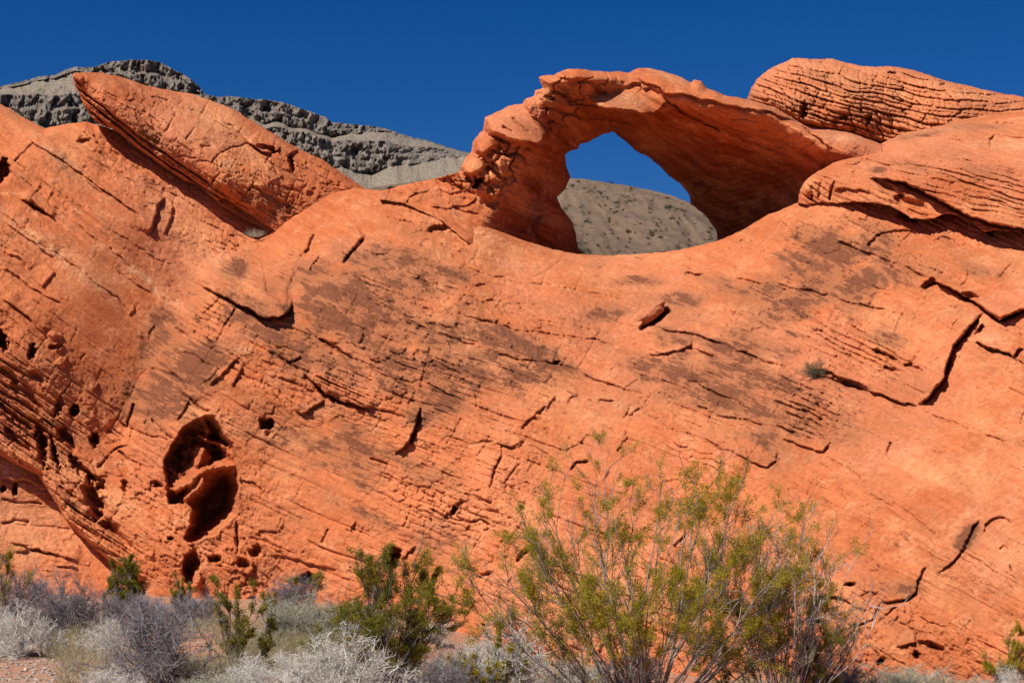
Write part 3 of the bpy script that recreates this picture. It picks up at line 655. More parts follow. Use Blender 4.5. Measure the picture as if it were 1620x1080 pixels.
# ================================================================== THE ARCH
af = Field(590, 1420, 95, 445, 1.3)
X, Y = af.X, af.Y
archY = tps([(867,150,28.05),(862,180,27.9),(858,225,28.0),(815,250,27.8),(802,282,27.65),(776,312,27.35),(762,338,27.2),
    (800,185,27.9),(775,205,27.9),(752,235,27.9),(732,265,27.9),(780,270,27.8),(740,310,27.6),
    (885,245,29.3),(840,300,28.6),(860,350,28.5),(880,312,29.3),(905,353,29.6),(915,393,29.8),(820,360,28.3),(800,330,28.1),(900,279,29.5),
    (860,125,27.75),(900,119,27.65),(950,124,27.75),(900,145,28.05),(950,150,28.15),(990,120,28.0),(890,185,28.5),(930,190,28.6),(904,232,29.1),(940,214,29.2),(970,205,29.8),
    (1020,110,28.4),(1044,135,27.5),(1063,117,28.3),(1080,150,27.3),(1096,130,28.1),(1140,164,27.1),(1197,174,26.8),(1185,158,27.5),(1267,200,26.5),(1313,232,26.2),(1332,243,26.1),
    (1370,225,26.6),(1320,215,26.9),(1262,190,27.1),(1400,300,26.6),
    (1000,170,28.2),(1060,200,28.7),(1026,245,30.0),(1059,276,30.6),(1091,308,30.8),(1119,345,30.9),(1133,364,30.8),(1136,380,30.9),
    (1120,220,28.7),(1160,260,29.3),(1150,310,30.2),(1200,230,28.2),(1210,290,29.5),(1180,350,30.4),(1260,250,27.7),(1260,290,28.7),(1230,330,29.4),(1310,260,27.1),(1290,320,28.4)])
af.D[:] = archY(X, Y)
# the left foot flows out of the cliff crest
wgt = ss(0, 60, (X - 690) * .5 + (330 - Y) * .9 - 18) 
wgt = np.maximum(wgt, ss(745, 800, X + .2 * (Y - 340)))
af.D[:] = af.D * wgt + (mainY(X, Y) - .12) * (1 - wgt)
U = (X + .5 * Y).astype(f32); V = (Y - .45 * X + 20 * fbm(X / 150, Y / 120, 2, 120)).astype(f32)
Xr = 1.0
lit = ss(0, 40, 800 - X)
finish_detail(af, U, V, .62, 11, 18, 80, .5, .5)
af.D -= .09 * fbm(X / 42, Y / 34, 2, 125) * ss(900, 840, X) 
lg = af.ledge
leg = ss(870, 800, X) * ss(335, 250, Y + 0 * X)
rel, gv, gu, fv = blocks(X + .3 * Y, Y - .5 * X, 30, 34, 260, .7, .10); af.D += leg * (.16 * rel + .16 * gv + .14 * gu)
rel, gv, gu, fv = blocks(X + .3 * Y, Y - .3 * X, 13, 16, 261, .8, .13); af.D += leg * (.05 * rel + .05 * gv + .05 * gu)
cr_ = ss(1010, 960, X) * ss(845, 870, X) * ss(215, 180, Y + 0 * X)
rel, gv, gu, fv = blocks(X + .3 * Y, Y - .2 * X, 24, 40, 262, .7, .10); af.D += cr_ * (.14 * rel + .10 * gv + .08 * gu)
# crown and joints
lg([(846,152),(860,160),(868,172),(866,184),(872,188)],.15,16); lg([(855,128),(862,140),(868,150),(905,150),(925,158),(932,168)],.10,12)
af.crack([(867,178),(872,205),(890,222),(905,238)],2.2,.16); lg([(889,218),(897,228),(908,232),(918,226)],.20,12,.5)
af.crack([(1000,118),(1020,135),(1044,145),(1060,165),(1090,185),(1111,193),(1150,212),(1200,232)],2.0,.14)
lg([(998,116),(1015,128),(1044,139),(1050,146),(1085,150),(1110,158),(1140,165),(1170,170),(1200,174),(1232,182),(1262,194),(1285,212),(1313,232),(1334,243)],.22,16,.5)
af.crack([(1150,212),(1200,232),(1220,238),(1240,230),(1250,215)],1.8,.10); af.crack([(1250,248),(1272,232),(1290,225)],1.4,.06)
af.crack([(1150,187),(1180,188),(1200,192)],1.5,.06); af.crack([(1185,205),(1215,208)],1.5,.06)
for i in range(12):
    y0 = 262 + i * 9
    af.crack([(1098 + i * 2, y0 - 6), (1150, y0 + 4 + i), (1200, y0 - 4), (1290, y0 - 34 + i * 2)], 1.8, .04)
lg([(1090,310),(1110,312),(1122,300),(1140,290)],-.2,14); af.hole(1112,296,18,8,20,.15)
af.bump(980,230,20,12,0,.1); af.bump(1150,240,60,14,35,.10); af.bump(1180,270,60,12,35,.08)
# flake of pale sandstone caught by the sun
FLAKE = [(929,156),(940,150),(965,148),(985,140),(1000,129),(1012,131),(1018,141),(1030,139),(1044,146),(1055,160),(1050,170),(1038,179),(1015,180),(1000,177),(965,173),(945,172),(936,164)]
af.facet(FLAKE, [(1000,130,28.15),(940,152,28.05),(1000,179,27.50)], 3)
af.crack([(1012,131),(1016,142),(1004,152)],1.5,.06); af.crack([(1018,142),(1006,170)],1.2,.04)
# lumps of the left pillar
af.facet([(767,186),(785,178),(807,167),(826,164),(842,178),(855,192),(866,210),(862,226),(852,236),(825,232),(800,222),(780,214),(768,204)], [(785,180,27.85),(866,200,27.75),(820,232,27.35)], 9)
af.facet([(750,222),(765,206),(782,218),(786,232),(770,246),(752,240)], [(762,208,27.8),(785,225,27.7),(762,244,27.45)], 7)
af.facet([(729,262),(746,240),(765,252),(770,264),(748,280),(733,276)], [(744,242,27.75),(768,262,27.65),(745,279,27.4)], 6)
af.facet([(784,256),(800,250),(806,262),(798,280),(786,266)], [(794,250,27.7),(804,262,27.8),(792,280,27.4)], 4)
af.hole(760,286,10,5,-35,.5); af.hole(754,296,7,4,-20,.5); af.hole(744,284,7,5,20,.25)
lg([(770,248),(782,260),(792,268),(800,262)],.2,12); lg([(832,168),(840,182),(856,188)],.15,12); af.crack([(805,185),(830,205),(840,215)],2,.1); af.crack([(795,200),(812,208)],2,.1)
af.hole(853,148,9,5,20,.25); af.bump(836,160,8,6,0,.1)
lg([(640,318),(660,306),(682,300)],.10,10); lg([(700,316),(730,330),(760,340)],.12,14); lg([(668,322),(700,330),(740,322),(760,305)],.12,14); lg([(690,300),(715,306),(745,300)],.1,12)
af.crack([(690,290),(720,285),(752,290)],2,.1); af.hole(780,296,10,16,20,.12)
af.bump(862,365,16,30,-20,.15); af.bump(880,300,16,20,0,.12); af.crack([(848,345),(870,338),(890,335)],2,.1); af.crack([(840,355),(850,375),(858,390)],2,.08)
ARCH_TOP = [(600,303),(640,292),(675,285),(705,278),(728,271),(730,262),(738,248),(746,238),(748,223),(757,212),(765,206),(767,186),(785,178),(807,167),(826,164),(832,156),(846,152),(846,143),(859,140),(852,123),(859,119),(874,119),(896,110),
    (915,109),(935,112),(956,114),(975,113),(993,115),(1011,108),(1030,108),(1045,112),(1063,117),(1080,124),(1093,131),(1098,126),(1110,128),(1118,140),(1133,144),(1144,151),(1165,154),(1185,158),(1227,170),(1262,192),(1285,205),(1310,205),(1345,210),(1373,220),(1393,228)]
OPEN = [(1136,381),(1133,364),(1119,345),(1106,333),(1093,323),(1091,308),(1075,290),(1059,279),(1044,263),(1026,249),(1005,238),(989,223),(970,208),(952,214),(930,225),(917,229),(915,236),(904,238),(894,245),(896,264),(902,279),(896,297),(881,312),(889,330),(898,342),(907,353),(911,371),(915,393),(926,404)]
ARCH = ARCH_TOP + [(1410,290),(1340,350),(1250,410),(1150,420)] + OPEN + [(930,435),(800,435),(752,395),(700,350),(640,322),(600,315)]
af.roll(ARCH_TOP[4:23], 20, .9); af.roll(ARCH_TOP[22:], 15, 1.0); af.roll(OPEN, 9, .45)
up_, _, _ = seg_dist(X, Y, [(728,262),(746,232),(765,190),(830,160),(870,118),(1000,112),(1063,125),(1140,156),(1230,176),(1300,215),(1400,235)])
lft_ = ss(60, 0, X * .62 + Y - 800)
inner = np.clip(ss(14, 40, up_) * ss(760, 850, X) + ss(10, 60, (X - 800) + .5 * (Y - 200)) * ss(230, 250, Y), 0, 1)  # arch underside: redder fresh rock, its colour also lowered to deepen the shade
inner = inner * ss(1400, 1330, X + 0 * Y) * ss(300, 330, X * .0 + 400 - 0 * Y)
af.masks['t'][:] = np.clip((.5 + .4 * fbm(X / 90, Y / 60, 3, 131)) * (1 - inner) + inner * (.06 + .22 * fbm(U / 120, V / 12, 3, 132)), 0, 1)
af.masks['v'][:] = np.clip(af.region([(900,150,40,18,0,.45),(960,135,40,12,0,.35),(840,205,30,14,30,.3),(1240,240,40,16,20,.25)]), 0, 1)
af.masks['p'][:] = np.clip(af.region([(985,160,40,14,0,.35),(1330,218,40,8,0,.4),(1060,122,60,6,20,.3)]), 0, 1)
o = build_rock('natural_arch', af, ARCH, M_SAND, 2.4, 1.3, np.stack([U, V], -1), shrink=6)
tag(o, 'natural orange sandstone arch on the crest, with sky and gray slope through its opening', 'rock arch')

# ================================================================== CROSS-HATCHED BOULDER behind the right end of the arch
hf = Field(1160, 1900, 75, 270, 1.2)
X, Y = hf.X, hf.Y
hf.D[:] = tps([(1185,155,30.4),(1220,110,30.6),(1290,95,30.6),(1440,113,30.3),(1620,150,29.8),(1740,180,29.4),(1250,150,29.2),(1350,160,28.7),(1500,170,28.4),(1620,180,28.3),(1740,210,28.2),
    (1250,190,29.2),(1330,205,28.8),(1400,230,28.9),(1200,170,30.0),(1450,230,28.6),(1740,250,28.6)])(X, Y)
U = (X * .97 - .26 * Y + 14 * fbm(X / 90, Y / 60, 2, 140)).astype(f32)
V = (Y - .26 * X + .00035 * (X - 1330) ** 2 + 10 * fbm(X / 130, Y / 80, 2, 141)).astype(f32)
hf.D -= .10 * fbm(X / 60, Y / 40, 3, 142) + .02 * fbm(X / 12, Y / 10, 3, 143)
def blk(fl, U, V, lv, lu, seed, a, gw, rough=.5, vg=1.0, skew=.0):
    rel, gv, gu, fv = blocks(U, V, lv, lu, seed, rough, gw, skew)
    fl.D += a * (-.55 * rel + vg * gv * (.5 + .9 * np.clip(.5 + fbm(U / 50, V / 20, 2, seed), 0, 1)) + 1.15 * gu * np.clip(.8 + fbm(U / 40, V / 30, 2, seed + 3), 0, 1) - .35 * (fv - .5))
blk(hf, U, V, 15, 26, 150, .11, .09, .30); blk(hf, U, V, 7.5, 14, 151, .060, .15, .40)
hf.hole(1413,119,12,3,8,.4); hf.hole(1491,134,5,3,0,.25); hf.hole(1272,175,6,14,0,.3); hf.hole(1337,186,7,5,0,.2); hf.hole(1372,188,8,6,0,.2)
HB = [(1180,160),(1185,150),(1189,138),(1197,126),(1213,112),(1230,103),(1244,97),(1255,92),(1275,93),(1300,94),(1318,93),(1340,100),(1365,105),(1385,106),(1410,105),(1440,110),(1470,119),(1500,129),(1530,135),(1560,143),(1590,149),(1620,153),(1680,166),(1760,190),(1910,235)]
hf.roll(HB, 26, 1.1)
hf.roll([(1182,157),(1227,170),(1267,195),(1307,205),(1347,212),(1373,222),(1400,228)], 10, .5)
hf.masks['t'][:] = np.clip(.6 + .25 * fbm(X / 80, Y / 50, 3, 145), 0, 1); hf.masks['p'][:] = .12
hf.masks['v'][:] = np.clip(hf.region([(1350,185,60,14,10,.35),(1270,170,30,16,0,.3)]), 0, 1)
o = build_rock('domed_boulder', hf, HB + [(1910,330),(1420,280),(1390,228),(1347,213),(1307,206),(1280,204),(1267,195),(1227,172)], M_SAND, 3.0, 1.5, np.stack([U, V], -1))
tag(o, 'long domed orange boulder with cross-hatched brick-like cracks, against the sky at upper right', 'rock')

# ================================================================== RIGHT SHOULDER, in front of it
rf = Field(1240, 1900, 150, 400, 1.3)
X, Y = rf.X, rf.Y
rf.D[:] = tps([(1270,300,25.9),(1272,318,26.1),(1300,318,25.8),(1300,270,26.0),(1340,250,26.3),(1393,228,27.6),(1440,212,27.7),(1513,190,27.6),(1620,178,27.2),(1740,160,27),
    (1330,290,25.5),(1330,320,25.55),(1400,260,25.6),(1375,284,25.3),(1433,300,24.8),(1500,260,25.0),(1500,320,24.2),(1563,350,23.6),(1620,360,23.1),(1620,260,24.4),(1620,220,25.8),(1500,220,26.5),(1740,300,22.9),(1740,370,22.3),(1740,230,24.6)])(X, Y)
U = (X * .98 - .3 * Y + 8 * fbm(X / 70, Y / 50, 2, 160)).astype(f32)
V = (Y - .27 * X + .0004 * (X - 1480) ** 2 + 7 * fbm(X / 120, Y / 60, 2, 161)).astype(f32)
finish_detail(rf, U, V, .6, 17, 12, 50, .9, .9)
zone = rf.region([(1500,280,130,34,16,1.0),(1600,310,90,50,20,1.0),(1290,285,20,26,0,.8),(1560,230,120,26,14,.5)])
rel, gv, gu, fv = blocks(U, V, 8.5, 30, 170, .55, .15)
rf.D += (zone + .2) * .070 * (gv * (.4 + np.clip(.6 + fbm(U / 60, V / 12, 2, 4), 0, 1)) + .6 * gu - .4 * rel - .4 * (fv - .5))
rel, gv, gu, fv = blocks(U, V, 19, 80, 171, .6, .09)
rf.D += .075 * gv * ss(-.1, .3, fbm(U / 80, V / 25, 2, 8)) 
rl = rf.ledge
rl([(1366,283),(1385,282),(1405,283),(1433,290),(1463,303),(1490,320),(1513,333),(1540,345),(1563,353),(1590,358),(1620,364),(1760,400)], .75, 60, .7, 2)
rf.hole(1436,322,26,9,22,.3); rf.hole(1405,298,26,6,30,.25)
rl([(1318,300),(1340,297),(1360,300),(1376,308)], .16, 12, .5); rf.crack([(1322,284),(1315,300),(1309,318)],2.5,.25); rf.crack([(1288,290),(1282,318)],2,.1); rf.crack([(1300,285),(1294,316)],2,.1)
rl([(1333,262),(1350,258),(1363,250)],.10,10); rl([(1383,262),(1420,258),(1470,262),(1540,275)],.06,16)
rf.crack([(1383,262),(1440,262),(1520,276),(1620,300)],1.8,.09); rf.crack([(1450,240),(1520,252),(1620,278)],1.8,.09); rf.crack([(1545,200),(1580,196),(1630,198)],1.8,.1)
rf.hole(1568,225,5,9,10,.12); rl([(1565,222),(1575,212),(1600,215),(1640,222)],.12,20)
RTOP = [(1262,322),(1266,300),(1272,288),(1285,277),(1300,268),(1318,258),(1333,250),(1345,245),(1372,237),(1393,228),(1412,219),(1433,210),(1455,206),(1473,202),(1495,197),(1513,190),(1540,186),(1563,183),(1590,178),(1620,177),(1760,165),(1910,160)]
rf.roll(RTOP, 12, .55)
RS = RTOP + [(1910,440),(1760,400),(1620,366),(1600,366),(1572,364),(1558,368),(1540,352),(1513,340),(1495,338),(1478,345),(1460,348),(1440,345),(1425,334),(1405,325),(1385,322),(1350,319),(1325,322),(1300,320),(1280,324)]
rf.masks['t'][:] = np.clip(.6 + .3 * fbm(X / 80, Y / 40, 3, 165), 0, 1)
rf.masks['v'][:] = np.clip(rf.region([(1388,269,12,5,0,.9),(1450,215,50,5,-10,.4),(1560,200,50,5,0,.35),(1440,262,60,8,10,.3),(1550,270,60,12,10,.25)]), 0, 1)
rf.masks['p'][:] = np.clip(rf.region([(1600,230,60,10,0,.4),(1500,205,60,6,-8,.3)]), 0, 1)
o = build_rock('rock_shoulder', rf, RS, M_SAND, 2.5, 1.3, np.stack([U, V], -1))
tag(o, 'rounded orange sandstone shoulder with fine cracks and a dark overhang, right of the arch foot', 'rock')

# ================================================================== LOW LEDGE, lower left
bf = Field(-120, 260, 680, 1060, 1.5)
X, Y = bf.X, bf.Y
bf.D[:] = tps([(-120,700,25.4),(0,740,25.0),(75,780,25.1),(130,850,24.8),(220,920,24.4),(0,850,24.55),(80,900,24.35),(-120,900,24.2),(0,1000,23.6),(250,1000,23.7),(-120,1050,23.4)])(X, Y)
U = (X + .1 * Y).astype(f32); V = (Y - .08 * X).astype(f32)
finish_detail(bf, U, V, .5, 19, 16, 90, .7, .5)
for c in [([(20,860),(60,872),(100,880)],2,.12), ([(90,895),(130,902)],2,.12), ([(0,790),(40,795),(70,800)],2,.07), ([(0,830),(25,822),(50,828)],2,.1)]: bf.crack(*c)
bf.hole(24,775,4,9,10,.3); bf.ledge([(0,755),(20,762),(40,758),(60,768)],.15,16); bf.ledge([(20,875),(60,868),(100,882),(130,890)],.12,18); bf.hole(5,772,5,6,0,.3)
bf.masks['t'][:] = .75; bf.masks['p'][:] = np.clip(bf.region([(50,830,120,60,0,.35),(20,745,40,12,10,.7)]), 0, 1)
o = build_rock('rock_ledge', bf, [(-115,660),(0,680),(100,740),(250,870),(252,1055),(-115,1055)], M_SAND, 1.5, 1.2, np.stack([U, V], -1))
tag(o, 'smooth pale orange rock ledge low at the cliff foot, under the jagged undercut edge', 'rock')

# ================================================================== GROUND, MESA AND HILL
def gz(x, y):
    x = np.asarray(x, float); y = np.asarray(y, float)
    return -.45 * ss(-2.0, 1.0, x) * ss(60, 30, y) + .05 * fbm(x / 1.7, y / 1.7, 3, 300) + .06 * fbm(x / 6, y / 6, 2, 301)
def on_ground(px, py):
    Yd = CAMZ * F / (py - HOR + 1e-6)
    for _ in range(4):
        p = at(px, py, Yd); z = float(gz(p[0], p[1])); Yd = (CAMZ - z) * F / (py - HOR) * .999
    p = at(px, py, Yd); return Vector((p[0], p[1], float(gz(p[0], p[1]))))

def grid_faces(nj, ni):
    a = np.arange(nj * ni).reshape(nj, ni)
    return np.stack([a[:-1, :-1], a[:-1, 1:], a[1:, 1:], a[1:, :-1]], -1).reshape(-1, 4)

def ground_mat():
    m, t, b = nmat('desert_ground')
    geo = N(t, 'ShaderNodeNewGeometry').outputs['Position']
    n1 = noise(t, geo, .8, 5, .6); n2 = noise(t, geo, 9, 6, .7); n3 = noise(t, geo, 60, 4, .7)
    c = mix(t, ramp(t, n1, .35, .65), (.50, .20, .10), (.42, .22, .13))
    c = mix(t, ramp(t, n2, .45, .7), c, (.50, .36, .26))
    c = mix(t, mth(t, 'MULTIPLY', ramp(t, n3, .5, .75), .6), c, (.20, .13, .10))
    L(t, c, b.inputs['Base Color'])
    bp = N(t, 'ShaderNodeBump'); bp.inputs['Strength'].default_value = .9; bp.inputs['Distance'].default_value = .02
    L(t, mth(t, 'ADD', n2, n3), bp.inputs['Height']); L(t, bp.outputs[0], b.inputs['Normal'])
    return m
ys = np.concatenate([np.linspace(-30, 8, 20), np.linspace(8.2, 32, 260), np.geomspace(33, 9000, 60)])
xs = np.concatenate([-np.geomspace(9000, 12, 50), np.linspace(-11.8, 11.8, 240), np.geomspace(12, 9000, 50)])
GX_, GY_ = np.meshgrid(xs, ys)
gv_ = np.stack([GX_, GY_, gz(GX_, GY_)], -1).reshape(-1, 3)
o = obj('ground', mesh_np('ground', gv_, grid_faces(len(ys), len(xs)), ground_mat())); tag(o, kind='structure')

def gray_rock_mat():
    m, t, b = nmat('gray_limestone')
    geo = N(t, 'ShaderNodeNewGeometry'); P = geo.outputs['Position']
    cl = N(t, 'ShaderNodeAttribute', attribute_name='cliff').outputs['Fac']
    mp = N(t, 'ShaderNodeMapping'); L(t, P, mp.inputs[0]); mp.inputs['Scale'].default_value = (1, .4, .35)
    n1 = noise(t, P, .05, 6, .7); n2 = noise(t, mp.outputs[0], .22, 6, .7); n3 = noise(t, P, .5, 5, .7)
    rock = mix(t, ramp(t, n2, .38, .62), (.085, .070, .060), (.23, .195, .165))
    rock = mix(t, mth(t, 'MULTIPLY', ramp(t, n1, .45, .65), .6), rock, (.19, .13, .095))
    tal = mix(t, ramp(t, n3, .40, .66), (.17, .13, .095), (.37, .30, .225))
    tal = mix(t, mth(t, 'MULTIPLY', ramp(t, n1, .45, .65), .4), tal, (.26, .22, .18))
    tal = mix(t, mth(t, 'MULTIPLY', ramp(t, noise(t, P, .42, 3, .6), .56, .64), .8), tal, (.07, .065, .045))
    c = mix(t, mth(t, 'ADD', cl, mth(t, 'MULTIPLY', mth(t, 'SUBTRACT', n2, .5), 1.0), clamp=True), tal, rock)
    L(t, c, b.inputs['Base Color'])
    bp = N(t, 'ShaderNodeBump'); bp.inputs['Strength'].default_value = 1.0; bp.inputs['Distance'].default_value = 1.6
    L(t, mth(t, 'ADD', n2, mth(t, 'MULTIPLY', n3, .5)), bp.inputs['Height']); L(t, bp.outputs[0], b.inputs['Normal'])
    return m
MX = [-260,-100,0,30,60,85,105,120,140,155,170,200,235,250,265,285,300,310,318,325,345,370,400,425,450,470,495,515,525,545,580,610,625,650,680,705,735,800,900,1000,1400,1900]
M0 = [185,160,137,130,122,119,110,106,108,104,98,95,95,98,105,115,124,132,141,150,153,153,157,158,162,170,178,185,193,195,199,203,209,217,223,232,240,258,300,340,420,470]
KX = [-260,-100,0,60,120,145,150,200,260,300,318,330,345,420,500,530,600,640,700,740,800,1900]
C1 = [8,8,5,6,6,10,30,42,40,30,10,20,32,36,28,22,6,3,2,1,1,1]
S1 = [4,4,8,22,36,38,14,14,14,18,22,14,9,8,5,8,16,14,4,2,1,1]
C2 = [45,45,46,48,48,50,50,50,50,48,45,42,38,40,44,42,52,34,14,3,1,1]
px = np.arange(-260, 1500, 1.0)
m0 = np.interp(px, MX, M0) + 1.3 * fbm(px / 14, px * 0 + .5, 4, 310) + .8 * fbm(px / 4, px * 0 + 2.5, 2, 311)
c1 = np.interp(px, KX, C1); s1 = np.interp(px, KX, S1); c2 = np.interp(px, KX, C2)
c2 = c2 * (1 + .3 * fbm(px / 60, px * 0 + 8, 2, 312)); c1 = c1 * (1 + .3 * fbm(px / 45, px * 0 + 5, 2, 313)); base0 = np.interp(px, MX, M0)
rows_y, rows_D, rows_c = [], [], []
def row(yy, dd, cc): rows_y.append(yy); rows_D.append(dd + 0 * px); rows_c.append(cc + 0 * px)
for k in (6, 4, 2, 1): row(m0 + 60 * k * .5, 1560 + 160 * k, 0)       # back slope of the plateau
nA, nB, nC, nD = 22, 12, 26, 46
for k in range(nA): t = k / nA; row(base0 + (m0 - base0) * (1 - ss(0, .6, t)) + c1 * t, 1560 - 9 * t - 6 * ss(.45, .55, t), 1)
for k in range(nB): t = k / nB; row(base0 + c1 + s1 * t, 1544 - 40 * t, .15)
for k in range(nC): t = k / nC; row(base0 + c1 + s1 + c2 * t, 1503 - 10 * t - 7 * ss(.4, .5, t), 1)
for k in range(nD): t = k / (nD - 1); row((m0 + c1 + s1 + c2) * (1 - ss(0, .25, t)) + (base0 + c1 + s1 + c2) * ss(0, .25, t) + 190 * t, 1484 - 620 * t, 0)
RY = np.array(rows_y, f32); RD = np.array(rows_D, f32); RC = np.array(rows_c, f32); PXg = np.broadcast_to(px, RY.shape).astype(f32)
wx_ = PXg + 9 * fbm(PXg / 30, RY / 20, 3, 340); butt = np.abs(fbm(wx_ / 34, RY / 60, 4, 320)) * 22 + np.abs(fbm(wx_ / 10, RY / 18, 3, 321)) * 9 
RD = RD + RC * (butt - 12) * (c1[None] > 4) + 7 * fbm(PXg / 20, RY / 14, 4, 323) * (RD < 1561) + (1 - RC) * (RD < 1500) * 14 * fbm((PXg - .9 * RY) / 40, RY / 120, 3, 325)
v = at(PXg, RY, RD).reshape(-1, 3)
M_GRAY = gray_rock_mat()
o = obj('mountain', mesh_np('mountain', v, grid_faces(*RY.shape)[:, ::-1], M_GRAY, attrs={'cliff': RC.ravel()})); tag(o, kind='structure')

def hill_mat():
    m, t, b = nmat('gravel_slope')
    P = N(t, 'ShaderNodeNewGeometry').outputs['Position']
    n1 = noise(t, P, .08, 5, .65); n2 = noise(t, P, .9, 6, .75); n3 = noise(t, P, 3.2, 5, .75)
    c = mix(t, ramp(t, n1, .38, .62), (.30, .195, .125), (.42, .275, .175))
    c = mix(t, mth(t, 'MULTIPLY', ramp(t, n2, .5, .68), .7), c, (.54, .43, .32))
    c = mix(t, mth(t, 'MULTIPLY', ramp(t, n3, .50, .62), .8), c, (.13, .105, .075))
    L(t, c, b.inputs['Base Color'])
    bp = N(t, 'ShaderNodeBump'); bp.inputs['Strength'].default_value = 1.0; bp.inputs['Distance'].default_value = .9
    L(t, mth(t, 'ADD', n2, n3), bp.inputs['Height']); L(t, bp.outputs[0], b.inputs['Normal'])
    return m
HX = [300,500,620,700,760,830,905,920,950,1000,1040,1070,1095,1130,1180,1300,1500]
H0 = [340,312,292,280,272,275,282,283,287,295,303,312,323,337,352,390,440]
hpx = np.arange(300, 1500, 2.0)
h0 = np.interp(hpx, HX, H0) + .7 * fbm(hpx / 12, hpx * 0 + .3, 3, 330)
NR = 110
def hill_pt(pxa, t):
    yy = np.interp(pxa, hpx, h0) + 190 * t
    dd = 330 - 200 * t ** .9
    dd = dd + (15 * np.abs(fbm((pxa - .95 * yy) / 75, (pxa + yy) / 260, 3, 333)) * 2 + 2.5 * fbm(pxa / 22, yy / 16, 4, 334)) * ss(0, .05, t)
    return yy, dd
T_ = np.linspace(0, 1, NR)[:, None] + 0 * hpx[None]; PP = np.broadcast_to(hpx, T_.shape)
yy, dd = hill_pt(PP, T_)
by = np.array([h0 + 70, h0 + 30, h0 + 8]); bd_ = np.array([h0 * 0 + 620, h0 * 0 + 460, h0 * 0 + 370])
yy = np.vstack([by, yy]); dd = np.vstack([bd_, dd]); PP = np.vstack([PP[:3], PP])
o = obj('hill', mesh_np('hill', at(PP, yy, dd).reshape(-1, 3), grid_faces(*yy.shape)[:, ::-1], hill_mat())); tag(o, kind='structure')

# ================================================================== PLANTS
def plain(name, cols, sc=6.0, rough=.8, trans=0.0):
    m, t, b = nmat(name)
    P = N(t, 'ShaderNodeNewGeometry'); oi = N(t, 'ShaderNodeObjectInfo').outputs['Random']
    ri = P.outputs['Random Per Island']
    c = mix(t, ri, cols[0], cols[1])
    c = mix(t, mth(t, 'MULTIPLY', ramp(t, noise(t, P.outputs['Position'], sc, 3), .4, .65), .6), c, cols[2])
    L(t, c, b.inputs['Base Color']); b.inputs['Roughness'].default_value = rough
    if trans:
        tr = N(t, 'ShaderNodeBsdfTranslucent'); L(t, c, tr.inputs[0]); ms = N(t, 'ShaderNodeMixShader'); ms.inputs[0].default_value = trans
        out = t.nodes['Material Output']; L(t, b.outputs[0], ms.inputs[1]); L(t, tr.outputs[0], ms.inputs[2]); L(t, ms.outputs[0], out.inputs[0])
    return m
M_LEAF = plain('creosote_leaves', [(.19, .175, .006), (.38, .31, .010), (.54, .36, .02)], 5, .6, .3)
M_LEAF2 = plain('creosote_leaves_dark', [(.13, .13, .010), (.24, .21, .014), (.34, .25, .02)], 5, .6, .3)
M_STEM = plain('creosote_stems', [(.22, .18, .15), (.40, .34, .30), (.12, .085, .07)], 3)
M_STEMP = plain('creosote_stems_pale', [(.42, .36, .33), (.66, .60, .56), (.30, .24, .21)], 3)
M_STEMD = plain('creosote_stems_dark', [(.13, .10, .085), (.24, .20, .17), (.08, .06, .05)], 3)
M_PURP = plain('purple_gray_twigs', [(.20, .175, .185), (.36, .32, .33), (.14, .115, .12)], 4)
M_WHITE = plain('white_gray_twigs', [(.60, .55, .48), (.84, .79, .71), (.44, .39, .33)], 4)
M_PALE = plain('pale_green_gray_twigs', [(.34, .33, .24), (.52, .49, .38), (.26, .25, .17)], 4)
M_STRAW = plain('dry_grass', [(.42, .34, .18), (.60, .52, .34), (.28, .23, .12)], 4, .8, .2)
M_TUFTD = plain('dark_desert_scrub', [(.05, .05, .03), (.09, .09, .05), (.04, .035, .02)], 8)
M_TUFT = plain('gray_green_tuft', [(.12, .12, .06), (.24, .23, .14), (.09, .08, .05)], 8)

class Tubes:
    """many tapering round stems gathered in arrays"""
    def __init__(s, sides=3): s.V = []; s.Q = []; s.n = 0; s.sides = sides
    def add(s, pts, r0, r1):
        """pts (m, k, 3): m stems of k points"""
        pts = np.asarray(pts, float); m, k, _ = pts.shape; S = s.sides
        d = np.gradient(pts, axis=1); d /= np.linalg.norm(d, axis=2, keepdims=True) + 1e-9
        ref = np.where(np.abs(d[..., 2:3]) > .9, np.array([1., 0, 0]), np.array([0, 0, 1.]))
        a = np.cross(d, ref); a /= np.linalg.norm(a, axis=2, keepdims=True) + 1e-9; b = np.cross(d, a)
        t = np.linspace(0, 1, k)[None, :, None]
        r = np.reshape(r0, (-1, 1, 1)) * (1 - t) + np.reshape(r1, (-1, 1, 1)) * t
        ang = np.arange(S) * 2 * np.pi / S
        V = pts[:, :, None, :] + (a[:, :, None, :] * np.cos(ang)[None, None, :, None] + b[:, :, None, :] * np.sin(ang)[None, None, :, None]) * r[:, :, None, :]
        idx = s.n + np.arange(m * k * S).reshape(m, k, S); nx = np.roll(idx, -1, 2)
        Q = np.stack([idx[:, :-1], nx[:, :-1], nx[:, 1:], idx[:, 1:]], -1).reshape(-1, 4)
        s.V.append(V.reshape(-1, 3)); s.Q.append(Q); s.n += m * k * S
    def mesh(s, name, mat): return mesh_np(name, np.concatenate(s.V), np.concatenate(s.Q), mat)

def grow(R, p0, d0, length, k, wig, lift=.0):
    """m random-walk stems"""
    m = len(p0); pts = np.zeros((m, k, 3)); pts[:, 0] = p0; d = d0 / (np.linalg.norm(d0, axis=1, keepdims=True) + 1e-9)
    st = (np.reshape(length, (-1, 1)) / (k - 1))
    for i in range(1, k):
        d = d + R.randn(m, 3) * wig; d[:, 2] += lift
        d /= np.linalg.norm(d, axis=1, keepdims=True); pts[:, i] = pts[:, i - 1] + d * st
    return pts

